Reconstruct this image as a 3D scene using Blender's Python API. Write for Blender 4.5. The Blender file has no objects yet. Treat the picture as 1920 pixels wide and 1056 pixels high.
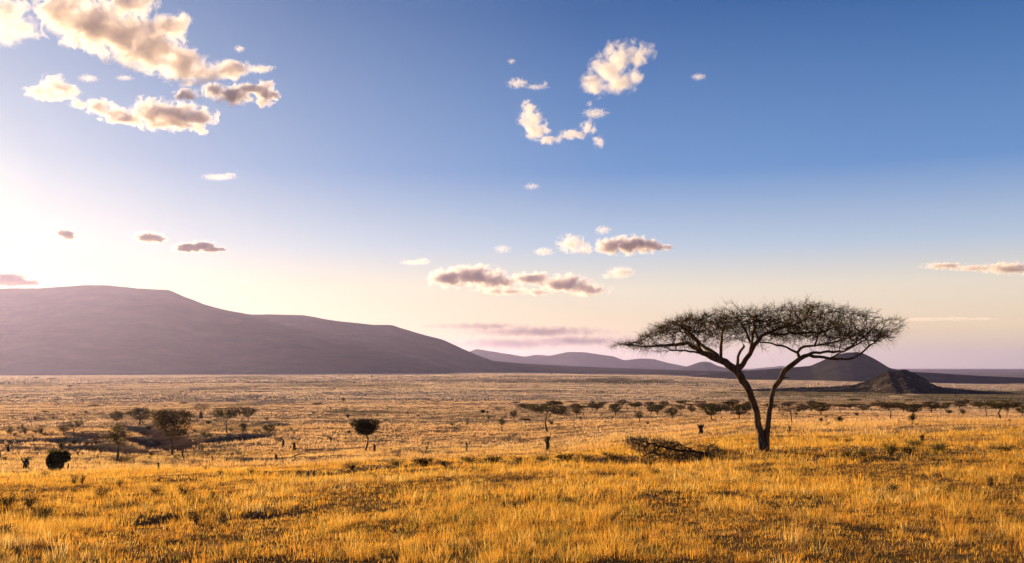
import bpy, math, random
import numpy as np
from mathutils import Vector, Euler

random.seed(7)
RNG = np.random.default_rng(11)
C = bpy.context.scene.collection
F = 1884.0            # focal length in photo pixels (1920 wide)
HOR = 690.0           # photo row of the true horizon
R = math.radians

# ------------------------------------------------------------------ helpers
def tag(o, label=None, cat=None, group=None, kind=None):
    if label: o['label'] = label
    if cat: o['category'] = cat
    if group: o['group'] = group
    if kind: o['kind'] = kind
    return o

def link_mesh(name, verts, faces, mats, parent=None, smooth=False, face_mat=None):
    """verts (N,3) array; faces: list of (M,k) int arrays"""
    me = bpy.data.meshes.new(name)
    verts = np.asarray(verts, np.float32)
    faces = [np.asarray(f, np.int32) for f in faces if len(f)]
    nl = sum(f.size for f in faces); nf = sum(len(f) for f in faces)
    me.vertices.add(len(verts)); me.vertices.foreach_set('co', verts.ravel())
    me.loops.add(nl); me.polygons.add(nf)
    me.loops.foreach_set('vertex_index', np.concatenate([f.ravel() for f in faces]))
    tot = np.concatenate([np.full(len(f), f.shape[1], np.int32) for f in faces])
    st = np.concatenate([[0], np.cumsum(tot)[:-1]]).astype(np.int32)
    me.polygons.foreach_set('loop_start', st)
    me.polygons.foreach_set('loop_total', tot)
    if face_mat is not None:
        me.polygons.foreach_set('material_index', np.asarray(face_mat, np.int32))
    if smooth:
        me.polygons.foreach_set('use_smooth', np.ones(nf, bool))
    me.update(calc_edges=True)
    for m in (mats if isinstance(mats, (list, tuple)) else [mats]):
        me.materials.append(m)
    o = bpy.data.objects.new(name, me); C.objects.link(o)
    if parent is not None: o.parent = parent
    return o

def empty(name, loc=(0, 0, 0), rz=0.0, sc=1.0):
    o = bpy.data.objects.new(name, None); C.objects.link(o)
    o.location = loc; o.rotation_euler = (0, 0, rz)
    o.scale = (sc, sc, sc) if not isinstance(sc, tuple) else sc
    o.empty_display_size = 0.3
    return o

def _hash(ix, iy, seed):
    h = (ix.astype(np.int64) * 374761393 + iy.astype(np.int64) * 668265263 + seed * 974711) & 0x7fffffff
    h = ((h ^ (h >> 13)) * 1274126177) & 0x7fffffff
    h = h ^ (h >> 16)
    return (h & 0xffff) / 65535.0

def vnoise(x, y, seed=0):
    x = np.asarray(x, float); y = np.asarray(y, float)
    ix = np.floor(x); iy = np.floor(y); fx = x - ix; fy = y - iy
    fx = fx * fx * fx * (fx * (fx * 6 - 15) + 10); fy = fy * fy * fy * (fy * (fy * 6 - 15) + 10)
    a = _hash(ix, iy, seed); b = _hash(ix + 1, iy, seed); c = _hash(ix, iy + 1, seed); d = _hash(ix + 1, iy + 1, seed)
    return (a + (b - a) * fx) * (1 - fy) + (c + (d - c) * fx) * fy

def fbm(x, y, seed=0, octv=4, gain=0.5):
    t = 0; a = 1; s = 0
    for k in range(octv):
        t = t + a * (vnoise(x * 2 ** k + 17.3 * k, y * 2 ** k - 9.1 * k, seed + k) - .5); s += a; a *= gain
    return t / s * 2

def lerp(a, b, t): return a + (b - a) * t
def sstep(a, b, x):
    t = np.clip((x - a) / (b - a), 0, 1); return t * t * (3 - 2 * t)

# ------------------------------------------------------------------ node helpers
def new_mat(name):
    m = bpy.data.materials.new(name); m.use_nodes = True
    nt = m.node_tree; nt.nodes.clear()
    out = nt.nodes.new('ShaderNodeOutputMaterial')
    return m, nt, out
def N(nt, typ, **kw):
    n = nt.nodes.new(typ)
    for k, v in kw.items():
        if k.startswith('_'): setattr(n, k[1:], v)
        else: n.inputs[k.replace('__', ' ')].default_value = v
    return n
def ramp(nt, fac, stops):
    n = nt.nodes.new('ShaderNodeValToRGB'); cr = n.color_ramp
    while len(cr.elements) < len(stops): cr.elements.new(.5)
    for e, (p, c) in zip(cr.elements, stops):
        e.position = p; e.color = (c[0], c[1], c[2], 1) if len(c) == 3 else c
    nt.links.new(fac, n.inputs['Fac']); return n.outputs['Color']
def mixc(nt, fac, a, b, blend='MIX'):
    n = nt.nodes.new('ShaderNodeMix'); n.data_type = 'RGBA'; n.blend_type = blend
    for sock, v in ((n.inputs[0], fac), (n.inputs[6], a), (n.inputs[7], b)):
        if hasattr(v, 'links') or hasattr(v, 'is_linked'): nt.links.new(v, sock)
        else: sock.default_value = v if not isinstance(v, tuple) else (v[0], v[1], v[2], 1)
    return n.outputs[2]
def mth(nt, op, a, b=None, clamp=False):
    n = nt.nodes.new('ShaderNodeMath'); n.operation = op; n.use_clamp = clamp
    for i, v in enumerate((a, b)):
        if v is None: continue
        if hasattr(v, 'is_linked'): nt.links.new(v, n.inputs[i])
        else: n.inputs[i].default_value = v
    return n.outputs[0]
def noise(nt, vec, scale, detail=4, rough=.55, dist=0.0):
    n = nt.nodes.new('ShaderNodeTexNoise'); n.inputs['Scale'].default_value = scale
    n.inputs['Detail'].default_value = detail; n.inputs['Roughness'].default_value = rough
    n.inputs['Distortion'].default_value = dist
    if vec is not None: nt.links.new(vec, n.inputs['Vector'])
    return n.outputs['Fac']

# ------------------------------------------------------------------ camera
cam_d = bpy.data.cameras.new('camera'); cam = bpy.data.objects.new('camera', cam_d); C.objects.link(cam)
cam.location = (0, 0, 0); cam.rotation_euler = (R(90), 0, 0)
cam_d.sensor_width = 36; cam_d.sensor_fit = 'HORIZONTAL'; cam_d.lens = 36 * F / 1920
cam_d.shift_y = (HOR - 528) / 1920
cam_d.clip_start = .1; cam_d.clip_end = 200000
sc = bpy.context.scene; sc.camera = cam

# ------------------------------------------------------------------ sun and sky
SUN_EL, SUN_AZ = 8.5, -37.0          # degrees; azimuth from +Y, negative to the left
sd = Vector((math.sin(R(SUN_AZ)) * math.cos(R(SUN_EL)), math.cos(R(SUN_AZ)) * math.cos(R(SUN_EL)), math.sin(R(SUN_EL))))
sl = bpy.data.lights.new('sun', 'SUN'); sl.energy = 5.0; sl.angle = R(.5); sl.color = (1.0, .73, .41)
so = bpy.data.objects.new('sun', sl); C.objects.link(so)
so.rotation_euler = (-sd).to_track_quat('-Z', 'Y').to_euler()

w = bpy.data.worlds.new('World'); sc.world = w; w.use_nodes = True
nt = w.node_tree; nt.nodes.clear()
wo = nt.nodes.new('ShaderNodeOutputWorld'); bg = nt.nodes.new('ShaderNodeBackground')
sky = nt.nodes.new('ShaderNodeTexSky'); sky.sky_type = 'NISHITA'; sky.sun_disc = False
sky.sun_elevation = R(SUN_EL); sky.sun_rotation = R(SUN_AZ)
sky.altitude = 600; sky.air_density = 1.0; sky.dust_density = .5; sky.ozone_density = 2.0
# the sky texture, graded by direction: bluer aloft, mauve and peach low down, a wide pale glow round the sun
EXPO = 1.3; BGS = .07
def lin(c): return tuple(((v / 255.) / 12.92 if v <= 10 else ((v / 255. + .055) / 1.055) ** 2.4) for v in c)
tc = nt.nodes.new('ShaderNodeTexCoord')
nv = nt.nodes.new('ShaderNodeVectorMath'); nv.operation = 'NORMALIZE'; nt.links.new(tc.outputs['Generated'], nv.inputs[0])
sx = nt.nodes.new('ShaderNodeSeparateXYZ'); nt.links.new(nv.outputs[0], sx.inputs[0])
elev = mth(nt, 'MULTIPLY', mth(nt, 'ARCSINE', sx.outputs['Z']), 180 / math.pi / 40., True)      # 0..1 over 40 degrees
K = 1 / (2 ** EXPO * BGS)
def kc(c): return tuple(v * K for v in lin(c))
base = ramp(nt, elev, [(0, kc((222, 202, 186))), (2.2 / 40, kc((248, 220, 180))), (4.5 / 40, kc((240, 226, 202))), (6.8 / 40, kc((186, 202, 222))), (11 / 40, kc((100, 146, 204))), (19.5 / 40, kc((38, 94, 160))), (1, kc((24, 66, 134)))])
dp = nt.nodes.new('ShaderNodeVectorMath'); dp.operation = 'DOT_PRODUCT'; nt.links.new(nv.outputs[0], dp.inputs[0])
g_el, g_az = R(8.0), R(-33.0)
dp.inputs[1].default_value = (math.sin(g_az) * math.cos(g_el), math.cos(g_az) * math.cos(g_el), math.sin(g_el))
ang = mth(nt, 'MULTIPLY', mth(nt, 'ARCCOSINE', dp.outputs['Value']), 180 / math.pi / 60.)
wgl = ramp(nt, ang, [(0, (.92, .92, .92)), (3 / 60, (.84, .84, .84)), (8 / 60, (.47, .47, .47)), (15 / 60, (.27, .27, .27)), (24 / 60, (.13, .13, .13)), (38 / 60, (0, 0, 0))])
glow = ramp(nt, elev, [(0, kc((255, 198, 118))), (3 / 40, kc((255, 220, 150))), (6 / 40, kc((254, 234, 188))), (10 / 40, kc((240, 238, 220))), (.5, kc((180, 206, 230))), (1, kc((140, 165, 210)))])
graded = mixc(nt, wgl, base, glow)
SKY = mixc(nt, .08, graded, sky.outputs['Color'])
nt.links.new(SKY, bg.inputs['Color']); bg.inputs['Strength'].default_value = BGS
nt.links.new(bg.outputs[0], wo.inputs['Surface'])

sc.view_settings.view_transform = 'Standard'; sc.view_settings.look = 'None'
sc.view_settings.exposure = 1.3; sc.view_settings.gamma = 1
sc.cycles.volume_bounces = 6; sc.cycles.max_bounces = 8; sc.cycles.transparent_max_bounces = 8
sc.cycles.use_denoising = True

# ------------------------------------------------------------------ terrain height
UC = np.array([0, 480, 720, 960, 1200, 1435, 1920], float)
YK = np.array([12, 20, 30, 45, 60, 80, 110, 150, 200, 300, 500, 1000, 2500, 6000, 30000], float)
DY = {   # rows below the horizon at each distance, per photo column
 0:    [620, 372, 290, 225, 212, 202, 188, 166, 140, 108, 76, 43, 20, 9, 1.8],
 480:  [620, 370, 284, 212, 200, 190, 178, 158, 135, 105, 74, 41, 18, 8, 1.7],
 720:  [620, 368, 278, 200, 186, 178, 168, 152, 133, 105, 73, 41, 17, 7, 1.6],
 960:  [620, 367, 274, 192, 176, 170, 161, 148, 131, 104, 72, 42, 17, 7, 1.6],
 1200: [620, 366, 270, 191, 170, 150, 136, 126, 115, 97, 72, 44, 20, 10, 1.6],
 1435: [620, 366, 266, 192, 155, 130, 114, 104, 98, 89, 70, 48, 29, 18, 1.6],
 1920: [620, 366, 262, 183, 141, 118, 105, 98, 94, 87, 71, 52, 36, 24, 1.6]}
LG = np.linspace(math.log(1.0), math.log(40000), 900)
ZT = []
for u in UC:
    zk = -np.array(DY[int(u)]) * YK / F
    yk = np.concatenate([[1, 5], YK]); zk = np.concatenate([[-2.9, -3.2], zk])
    z = np.interp(LG, np.log(yk), zk)
    k = np.exp(-.5 * (np.arange(-24, 25) / 8.0) ** 2); k /= k.sum()
    z = np.convolve(np.pad(z, 24, mode='edge'), k, mode='valid')
    ZT.append(z)
ZT = np.array(ZT)

def base_z(x, y):
    x = np.asarray(x, float); y = np.asarray(y, float)
    r = np.hypot(x, y); th = np.clip(np.arctan2(x, np.where((y > 0) | (np.abs(x) > 1e-6), y, 1e-6)), -R(32), R(32))
    u = np.clip(960 + F * np.tan(th), -120, 2040); ye = np.maximum(r * np.cos(th), 1.0)
    t = np.clip((np.log(ye) - LG[0]) / (LG[1] - LG[0]), 0, len(LG) - 1.001); j = t.astype(int); ft = t - j
    i = np.clip(np.searchsorted(UC, u, side='right') - 1, 0, len(UC) - 2)
    fu = np.clip((u - UC[i]) / (UC[i + 1] - UC[i]), 0, 1); fu = fu * fu * (3 - 2 * fu)
    return ((ZT[i, j] * (1 - ft) + ZT[i, j + 1] * ft) * (1 - fu) + (ZT[i + 1, j] * (1 - ft) + ZT[i + 1, j + 1] * ft) * fu)

DITCHES = []        # (world polyline, depth, half width)
def seg_dist(x, y, pts):
    d = np.full(np.shape(x), 1e9)
    for (ax, ay), (bx, by) in zip(pts[:-1], pts[1:]):
        vx, vy = bx - ax, by - ay; L2 = vx * vx + vy * vy
        t = np.clip(((x - ax) * vx + (y - ay) * vy) / L2, 0, 1)
        d = np.minimum(d, np.hypot(x - ax - t * vx, y - ay - t * vy))
    return d
def ground_z(x, y):
    z = base_z(x, y); r = np.hypot(x, y)
    z = z + fbm(x / 3.1, y / 3.1, 3, 2) * .09 * sstep(6, 14, r) * (1 - sstep(150, 400, r))
    z = z + fbm(x / 15., y / 15., 5, 3) * .28 * sstep(10, 30, r) * (1 - sstep(300, 700, r))
    z = z + fbm(x / 110., y / 110., 8, 3) * 1.1 * sstep(120, 300, r) * (1 - sstep(1500, 4000, r))
    for pts, dep, wd in DITCHES:
        m = np.hypot(x - pts[0][0], y - pts[0][1]) < 400
        if np.any(m):
            z = z - dep * np.exp(-(seg_dist(x, y, pts) / wd) ** 2)
    return z
_YS = np.exp(np.linspace(math.log(12), math.log(25000), 3000))
def hit(px, py, f=None):
    """point of the ground seen at a photo pixel"""
    x = (px - 960) / F * _YS; zr = (HOR - py) / F * _YS
    g = (f or ground_z)(x, _YS)
    k = np.argmax(g >= zr)
    if g[k] < zr[k]: k = len(_YS) - 1
    return Vector((x[k], _YS[k], g[k]))
def ditch(pix, dep, wd):
    DITCHES.append(([tuple(hit(*p)[:2]) for p in pix], dep, wd))
ditch([(590, 884), (680, 874), (760, 872), (860, 869), (960, 866), (1060, 863), (1150, 861), (1230, 862)], 1.5, 2.3)
ditch([(-60, 832), (40, 826), (120, 822), (180, 828)], 2.0, 4.5)
ditch([(150, 834), (230, 838), (290, 846), (350, 846)], 1.6, 4.0)
ditch([(240, 802), (290, 808), (330, 822), (390, 826), (480, 814)], 1.8, 4.5)
ditch([(160, 812), (215, 818), (270, 822), (330, 834), (390, 838)], 1.5, 4.0)
ditch([(250, 985), (330, 976), (420, 975), (500, 968)], .16, .75)

# darker bush country on the plain: (photo px x, y, half width, half height, strength)
PATCH = [(1150, 714, 130, 5, .8), (1180, 717, 70, 4, .7), (600, 719, 110, 6, .5), (700, 725, 110, 5, .45), (480, 709, 60, 3, .5), (960, 714, 60, 3, .5),
         (1650, 736, 290, 9, .85), (1900, 744, 220, 13, .85), (1650, 752, 330, 9, .55), (1420, 738, 90, 5, .5), (700, 773, 80, 3.5, .75), (640, 771, 40, 2.5, .6),
         (1060, 706, 140, 2, .5), (1130, 784, 90, 3, .35), (900, 779, 60, 2.5, .3), (40, 722, 80, 4, .45), (830, 714, 70, 2.5, .45), (1300, 717, 90, 2.5, .4), (90, 803, 90, 4, .3)]
def bushy(x, y, z):
    u = 960 + F * x / np.maximum(y, 1); v = HOR - F * z / np.maximum(y, 1)
    wob = fbm(u / 30., v / 4., 93, 3); t = np.zeros(np.shape(x))
    for a, b, w_, h_, st in PATCH:
        d = np.hypot((u - a) / w_, (v - b) / h_) + wob * .55
        t = np.maximum(t, st * (1 - sstep(.6, 1.15, d)))
    return np.where(y > 100, t, 0)
def build_ground():
    fr = np.arange(-40, 40.01, .25); sd_ = np.concatenate([np.arange(-180, -40, 4.), fr, np.arange(44, 180, 4.)])
    th = np.radians(sd_)
    r1 = np.concatenate([[.5, 2, 4, 6, 8, 10, 12, 13.5], 15 * 1.008 ** np.arange(0, 354)])
    r2 = r1[-1] * 1.03 ** np.arange(1, 170)
    rr = np.concatenate([r1, r2]); rr = rr[rr < 36000]
    T, Rr = np.meshgrid(th, rr)
    X = np.sin(T) * Rr; Y = np.cos(T) * Rr
    Z = ground_z(X, Y)
    nt_, nr = len(th), len(rr)
    V = np.stack([X, Y, Z], -1).reshape(-1, 3)
    i = np.arange(nr - 1)[:, None] * nt_; j = np.arange(nt_)[None, :]; j2 = (j + 1) % nt_
    Fq = np.stack([i + j, i + j2, i + nt_ + j2, i + nt_ + j], -1).reshape(-1, 4)
    V = np.concatenate([V, [[0, 0, float(ground_z(0., .01))]]])
    cen = len(V) - 1
    Ft = np.stack([np.full(nt_, cen), (np.arange(nt_) + 1) % nt_, np.arange(nt_)], -1)
    Fq = Fq[:, ::-1]
    return V, Fq, Ft[:, ::-1][:, [1, 0, 2]]

# ------------------------------------------------------------------ setting materials
def ground_material():
    m, nt, out = new_mat('savanna_ground')
    geo = nt.nodes.new('ShaderNodeNewGeometry'); P = geo.outputs['Position']
    sep = nt.nodes.new('ShaderNodeSeparateXYZ'); nt.links.new(P, sep.inputs[0])
    ln = nt.nodes.new('ShaderNodeVectorMath'); ln.operation = 'LENGTH'; nt.links.new(P, ln.inputs[0])
    dist = ln.outputs['Value']
    def mapr(a, b):
        n = nt.nodes.new('ShaderNodeMapRange'); n.interpolation_type = 'SMOOTHSTEP'
        n.inputs['From Min'].default_value = a; n.inputs['From Max'].default_value = b
        nt.links.new(dist, n.inputs['Value']); return n.outputs['Result']
    n_big = noise(nt, P, .012, 5, .6); n_mid = noise(nt, P, .11, 5, .62); n_fine = noise(nt, P, 1.3, 5, .7)
    n_far = noise(nt, P, .0022, 6, .62); n_far2 = noise(nt, P, .018, 5, .7)
    # near: dry litter, straw and red soil; middle: straw; far: paler grey-brown, the distant plain's shade put into its colour
    near = ramp(nt, n_fine, [(.30, (.16, .085, .03)), (.5, (.32, .18, .055)), (.7, (.48, .28, .085))])
    near = mixc(nt, ramp(nt, n_mid, [(.38, (0, 0, 0)), (.56, (.7, .7, .7))]), (.24, .125, .045), near)
    mid = ramp(nt, mth(nt, 'ADD', mth(nt, 'MULTIPLY', n_mid, .55), mth(nt, 'MULTIPLY', n_fine, .45)),
               [(.36, (.16, .085, .04)), (.47, (.40, .25, .11)), (.6, (.52, .335, .15)), (.72, (.60, .39, .19))])
    mid = mixc(nt, ramp(nt, n_big, [(.36, (.65, .65, .65)), (.5, (0, 0, 0))]), mid, (.20, .115, .06))
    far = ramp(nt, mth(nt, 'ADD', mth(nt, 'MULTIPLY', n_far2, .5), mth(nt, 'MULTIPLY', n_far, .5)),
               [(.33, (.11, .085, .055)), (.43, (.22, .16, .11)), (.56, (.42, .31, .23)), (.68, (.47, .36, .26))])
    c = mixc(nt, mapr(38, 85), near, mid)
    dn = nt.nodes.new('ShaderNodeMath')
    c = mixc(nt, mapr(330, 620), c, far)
    at = nt.nodes.new('ShaderNodeAttribute'); at.attribute_name = 'bush_country'
    c = mixc(nt, at.outputs['Fac'], c, ramp(nt, n_far2, [(.35, (.045, .04, .024)), (.65, (.12, .10, .06))]))
    at = nt.nodes.new('ShaderNodeAttribute'); at.attribute_name = 'bare_soil'
    c = mixc(nt, at.outputs['Fac'], c, ramp(nt, n_mid, [(.35, (.085, .04, .024)), (.65, (.20, .105, .06))]))
    d = nt.nodes.new('ShaderNodeBsdfDiffuse'); nt.links.new(c, d.inputs['Color']); d.inputs['Roughness'].default_value = .6
    b = nt.nodes.new('ShaderNodeBump'); b.inputs['Strength'].default_value = 1.0; b.inputs['Distance'].default_value = .5
    h = mth(nt, 'ADD', noise(nt, P, 2.6, 5, .75), mth(nt, 'MULTIPLY', noise(nt, P, .35, 4, .7), 3.0))
    nt.links.new(h, b.inputs['Height']); nt.links.new(b.outputs[0], d.inputs['Normal'])
    nt.links.new(d.outputs[0], out.inputs['Surface'])
    return m

def hill_material(name, c1, c2, c3, s):
    m, nt, out = new_mat(name)
    geo = nt.nodes.new('ShaderNodeNewGeometry'); P = geo.outputs['Position']
    c = ramp(nt, noise(nt, P, s, 7, .68), [(.36, c1), (.52, c2), (.68, c3)])
    d = nt.nodes.new('ShaderNodeBsdfDiffuse'); nt.links.new(c, d.inputs['Color'])
    b = nt.nodes.new('ShaderNodeBump'); b.inputs['Strength'].default_value = .7; b.inputs['Distance'].default_value = .2 / s
    nt.links.new(noise(nt, P, s * 2, 6, .7), b.inputs['Height']); nt.links.new(b.outputs[0], d.inputs['Normal'])
    nt.links.new(d.outputs[0], out.inputs['Surface'])
    return m

V, Fq, Ft = build_ground()
M_ground = ground_material()
ground = link_mesh('ground', V, [Fq, Ft], M_ground, smooth=True)
_so = np.zeros(len(V)); _bu = bushy(V[:, 0], V[:, 1], V[:, 2])
for pts, dep, wd in DITCHES:
    d_ = seg_dist(V[:, 0], V[:, 1], pts); d_ = d_ / wd + fbm(V[:, 0] / 2., V[:, 1] / 2., 19, 3) * .5
    _so = np.maximum(_so, 1 - sstep(.7, 1.5, d_))
for nm, vals in (('bare_soil', _so), ('bush_country', _bu)):
    at = ground.data.attributes.new(nm, 'FLOAT', 'POINT'); at.data.foreach_set('value', vals.astype(np.float32))
tag(ground, 'rolling dry golden savanna floor running out to a paler plain', 'ground', kind='structure')

# ------------------------------------------------------------------ hills
def hill(name, label, sil, D, front, back, mat, du=3.0, rough=.05, seed=1, power=1.35, rows=46, base=None, tilt=0.0, jag=.6, crag=0.0):
    """sil: photo silhouette of the ridge; D: distance of the ridge line (m); front/back: run of its slopes (m)"""
    sil = np.array(sil, float); us = np.arange(sil[0, 0], sil[-1, 0] + .1, du)
    ys = np.interp(us, sil[:, 0], sil[:, 1])
    k = np.array([1, 2, 3, 2, 1.]); k /= k.sum(); ys = np.convolve(np.pad(ys, 2, mode='edge'), k, mode='valid')
    ys = ys - fbm(us / 26., us * 0 + seed, seed, 4) * jag * np.clip((HOR - ys) / 40., 0, 1.2)
    Dl = D + tilt * (us - us.mean()) / 100.0
    zr = (HOR - ys) / F * Dl
    s = np.concatenate([np.linspace(-1, 0, rows), np.linspace(0, 1, rows // 2)[1:]])
    US, S = np.meshgrid(us, s); ZR = np.broadcast_to(zr, US.shape); DD = np.broadcast_to(Dl, US.shape)
    hgt = np.maximum(zr - (base if base is not None else -24), 0)
    run = np.clip(hgt / hgt.max(), .12, 1) ** .5
    Y = DD + np.where(S < 0, S * front * run, S * back * run)
    X = (US - 960) / F * DD * (1 + (Y / DD - 1) * .85)
    g = base if base is not None else -24
    a = 1 - np.abs(S)
    prof = np.where(S < 0, a ** power, a ** 1.2)
    H = np.maximum(ZR - g, 0)
    nz = fbm(X / (front * .22), Y / (front * .5), seed + 9, 5, .55)
    Z = g - 3 + (H + 3) * prof + nz * H * rough * 4 * a * (1 - a) * np.where(S < 0, 1, .3) - 4 * (a <= 0)
    if crag: Z = Z + (np.abs(fbm(X / 9., Y / 9., 61, 4, .65)) - .25) * crag * sstep(4, 16, (H * prof)) 
    nr, nc = US.shape
    i = np.arange(nr - 1)[:, None] * nc; j = np.arange(nc - 1)[None, :]
    Fq = np.stack([i + j, i + j + 1, i + nc + j + 1, i + nc + j], -1).reshape(-1, 4)
    o = link_mesh(name, np.stack([X, Y, Z], -1).reshape(-1, 3), [Fq], mat, smooth=True)
    return tag(o, label, 'hill', kind='structure')

M_mtn = hill_material('bushed_slope', (.022, .022, .016), (.038, .033, .024), (.065, .052, .036), .006)
M_kopje = hill_material('rocky_bush', (.018, .015, .011), (.045, .034, .025), (.17, .125, .088), .06)
hill('mountain', 'long dark bush covered mountain ridge', [(-1500, 689), (-1200, 600), (-760, 540), (-420, 540), (-150, 547), (0, 541), (70, 541), (110, 538), (160, 534.5),
     (200, 535), (260, 541), (318, 544), (345, 556), (380, 570), (420, 581), (470, 590), (520, 590), (570, 591), (610, 599),
     (640, 603), (700, 609), (735, 610), (790, 627), (830, 637), (870, 655), (900, 668), (925, 677), (985, 682), (1060, 686),
     (1150, 690), (1290, 694.5), (1400, 697)], 6200, 2600, 2500, M_mtn, seed=4, base=-22, rough=.16)
hill('mountain_range', 'pale violet distant range of low humps', [(820, 690), (860, 668), (893, 654), (930, 660), (985, 669), (1005, 665), (1030, 667), (1065, 660),
     (1095, 660), (1125, 665), (1150, 668), (1170, 676), (1200, 672), (1225, 673), (1250, 680), (1290, 688), (1330, 691), (1400, 694)],
     14500, 2200, 2500, M_mtn, seed=12, base=-60, rough=.2, jag=.9)
hill('hill', 'small pointed cone hill behind the acacia', [(1270, 693), (1295, 685), (1312, 679), (1322, 678), (1332, 679.5), (1345, 686), (1370, 692), (1400, 695)], 11000, 900, 900, M_mtn, du=2, seed=21, base=-70, rough=.2)
hill('hill', 'faint far hill between the trunks of the acacia', [(1390, 694), (1425, 690), (1450, 688), (1466, 686), (1485, 690), (1540, 692), (1600, 695)], 19000, 1500, 1500, M_mtn, du=2, seed=25, base=-60, rough=.2)
hill('hill', 'dark pyramid shaped hill with long skirts', [(1270, 712), (1300, 704.5), (1345, 698.5), (1390, 695.5), (1430, 693), (1480, 689.5), (1520, 686), (1545, 675), (1565, 666), (1590, 661), (1612, 661),
     (1622, 664), (1640, 673), (1668, 690), (1700, 697), (1760, 700), (1840, 705), (1930, 709), (2080, 714), (2200, 716)], 4300, 800, 1500, M_mtn, du=2, seed=31, base=-78, rough=.05)
hill('hill', 'flat topped far plateau on the horizon', [(1680, 697), (1720, 695.5), (1790, 694), (1900, 694.5), (2050, 694), (2300, 697)], 17000, 1800, 2500, M_mtn, du=4, seed=35, base=-60, jag=.1)
hill('kopje', 'small rocky kopje with a dark bushy apron', [(1290, 735), (1380, 731), (1470, 727.5), (1560, 725), (1600, 721.5), (1630, 713), (1650, 702), (1664, 694.5), (1676, 695.5), (1690, 692.5), (1704, 695),
     (1716, 700), (1728, 706), (1742, 717), (1758, 725), (1790, 729), (1860, 734), (1930, 738), (2080, 746)], 1250, 260, 300, M_kopje, du=1.2, seed=41, base=-37, rough=.16, rows=110, power=1.0, jag=1.3, crag=3.0)

# ------------------------------------------------------------------ haze
def haze():
    x, y0, y1, z0, z1 = 37000, -37000, 37000, -70, 580
    v = [(sx * x, y, z) for z in (z0, z1) for y in (y0, y1) for sx in (-1, 1)]
    f = [(0, 2, 3, 1), (4, 5, 7, 6), (0, 1, 5, 4), (2, 6, 7, 3), (0, 4, 6, 2), (1, 3, 7, 5)]
    m, nt, out = new_mat('haze_air')
    p = nt.nodes.new('ShaderNodeVolumePrincipled')
    p.inputs['Color'].default_value = (.58, .54, .96, 1); p.inputs['Density'].default_value = 2.2e-5
    p.inputs['Anisotropy'].default_value = .62
    nt.links.new(p.outputs[0], out.inputs['Volume'])
    o = link_mesh('haze', v, [np.array(f)], m)
    tag(o, 'thin mauve evening haze over the plain', 'haze', kind='stuff')
haze()
# ------------------------------------------------------------------ clouds
import bmesh
def cloud_material(dens, size, blobs, amp, col, soft):
    """vapour thickest inside the blobs (centre, radii in m), torn by noise towards their rims"""
    m, nt, out = new_mat('cloud_vapour')
    p = nt.nodes.new('ShaderNodeVolumePrincipled')
    p.inputs['Color'].default_value = (*col, 1); p.inputs['Anisotropy'].default_value = .3
    tc = nt.nodes.new('ShaderNodeTexCoord'); P = tc.outputs['Object']
    f = None
    for c, r in blobs:
        mp = nt.nodes.new('ShaderNodeMapping'); mp.vector_type = 'TEXTURE'
        mp.inputs['Location'].default_value = c; mp.inputs['Scale'].default_value = r
        nt.links.new(P, mp.inputs['Vector'])
        ln = nt.nodes.new('ShaderNodeVectorMath'); ln.operation = 'LENGTH'; nt.links.new(mp.outputs[0], ln.inputs[0])
        v = mth(nt, 'SUBTRACT', 1.0, ln.outputs['Value'])
        if f is None: f = v
        else:
            q = nt.nodes.new('ShaderNodeMath'); q.operation = 'SMOOTH_MAX'; q.inputs[2].default_value = .25
            nt.links.new(f, q.inputs[0]); nt.links.new(v, q.inputs[1]); f = q.outputs[0]
    n1 = noise(nt, P, 1.0 / size, 8, .60, .6)
    g = mth(nt, 'ADD', f, mth(nt, 'MULTIPLY', mth(nt, 'SUBTRACT', n1, .53), amp))
    mr = nt.nodes.new('ShaderNodeMapRange'); mr.interpolation_type = 'SMOOTHSTEP'
    mr.inputs['From Min'].default_value = 0.0; mr.inputs['From Max'].default_value = soft
    nt.links.new(g, mr.inputs['Value'])
    nt.links.new(mth(nt, 'MULTIPLY', mr.outputs['Result'], dens), p.inputs['Density'])
    nt.links.new(p.outputs[0], out.inputs['Volume'])
    m.cycles.volume_step_rate = .16
    return m
def ico(sub=2):
    bm = bmesh.new(); bmesh.ops.create_icosphere(bm, subdivisions=sub, radius=1)
    v = np.array([x.co[:] for x in bm.verts]); f = np.array([[q.index for q in p.verts] for p in bm.faces]); bm.free()
    return v, f
ICO = ico(2)
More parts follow.
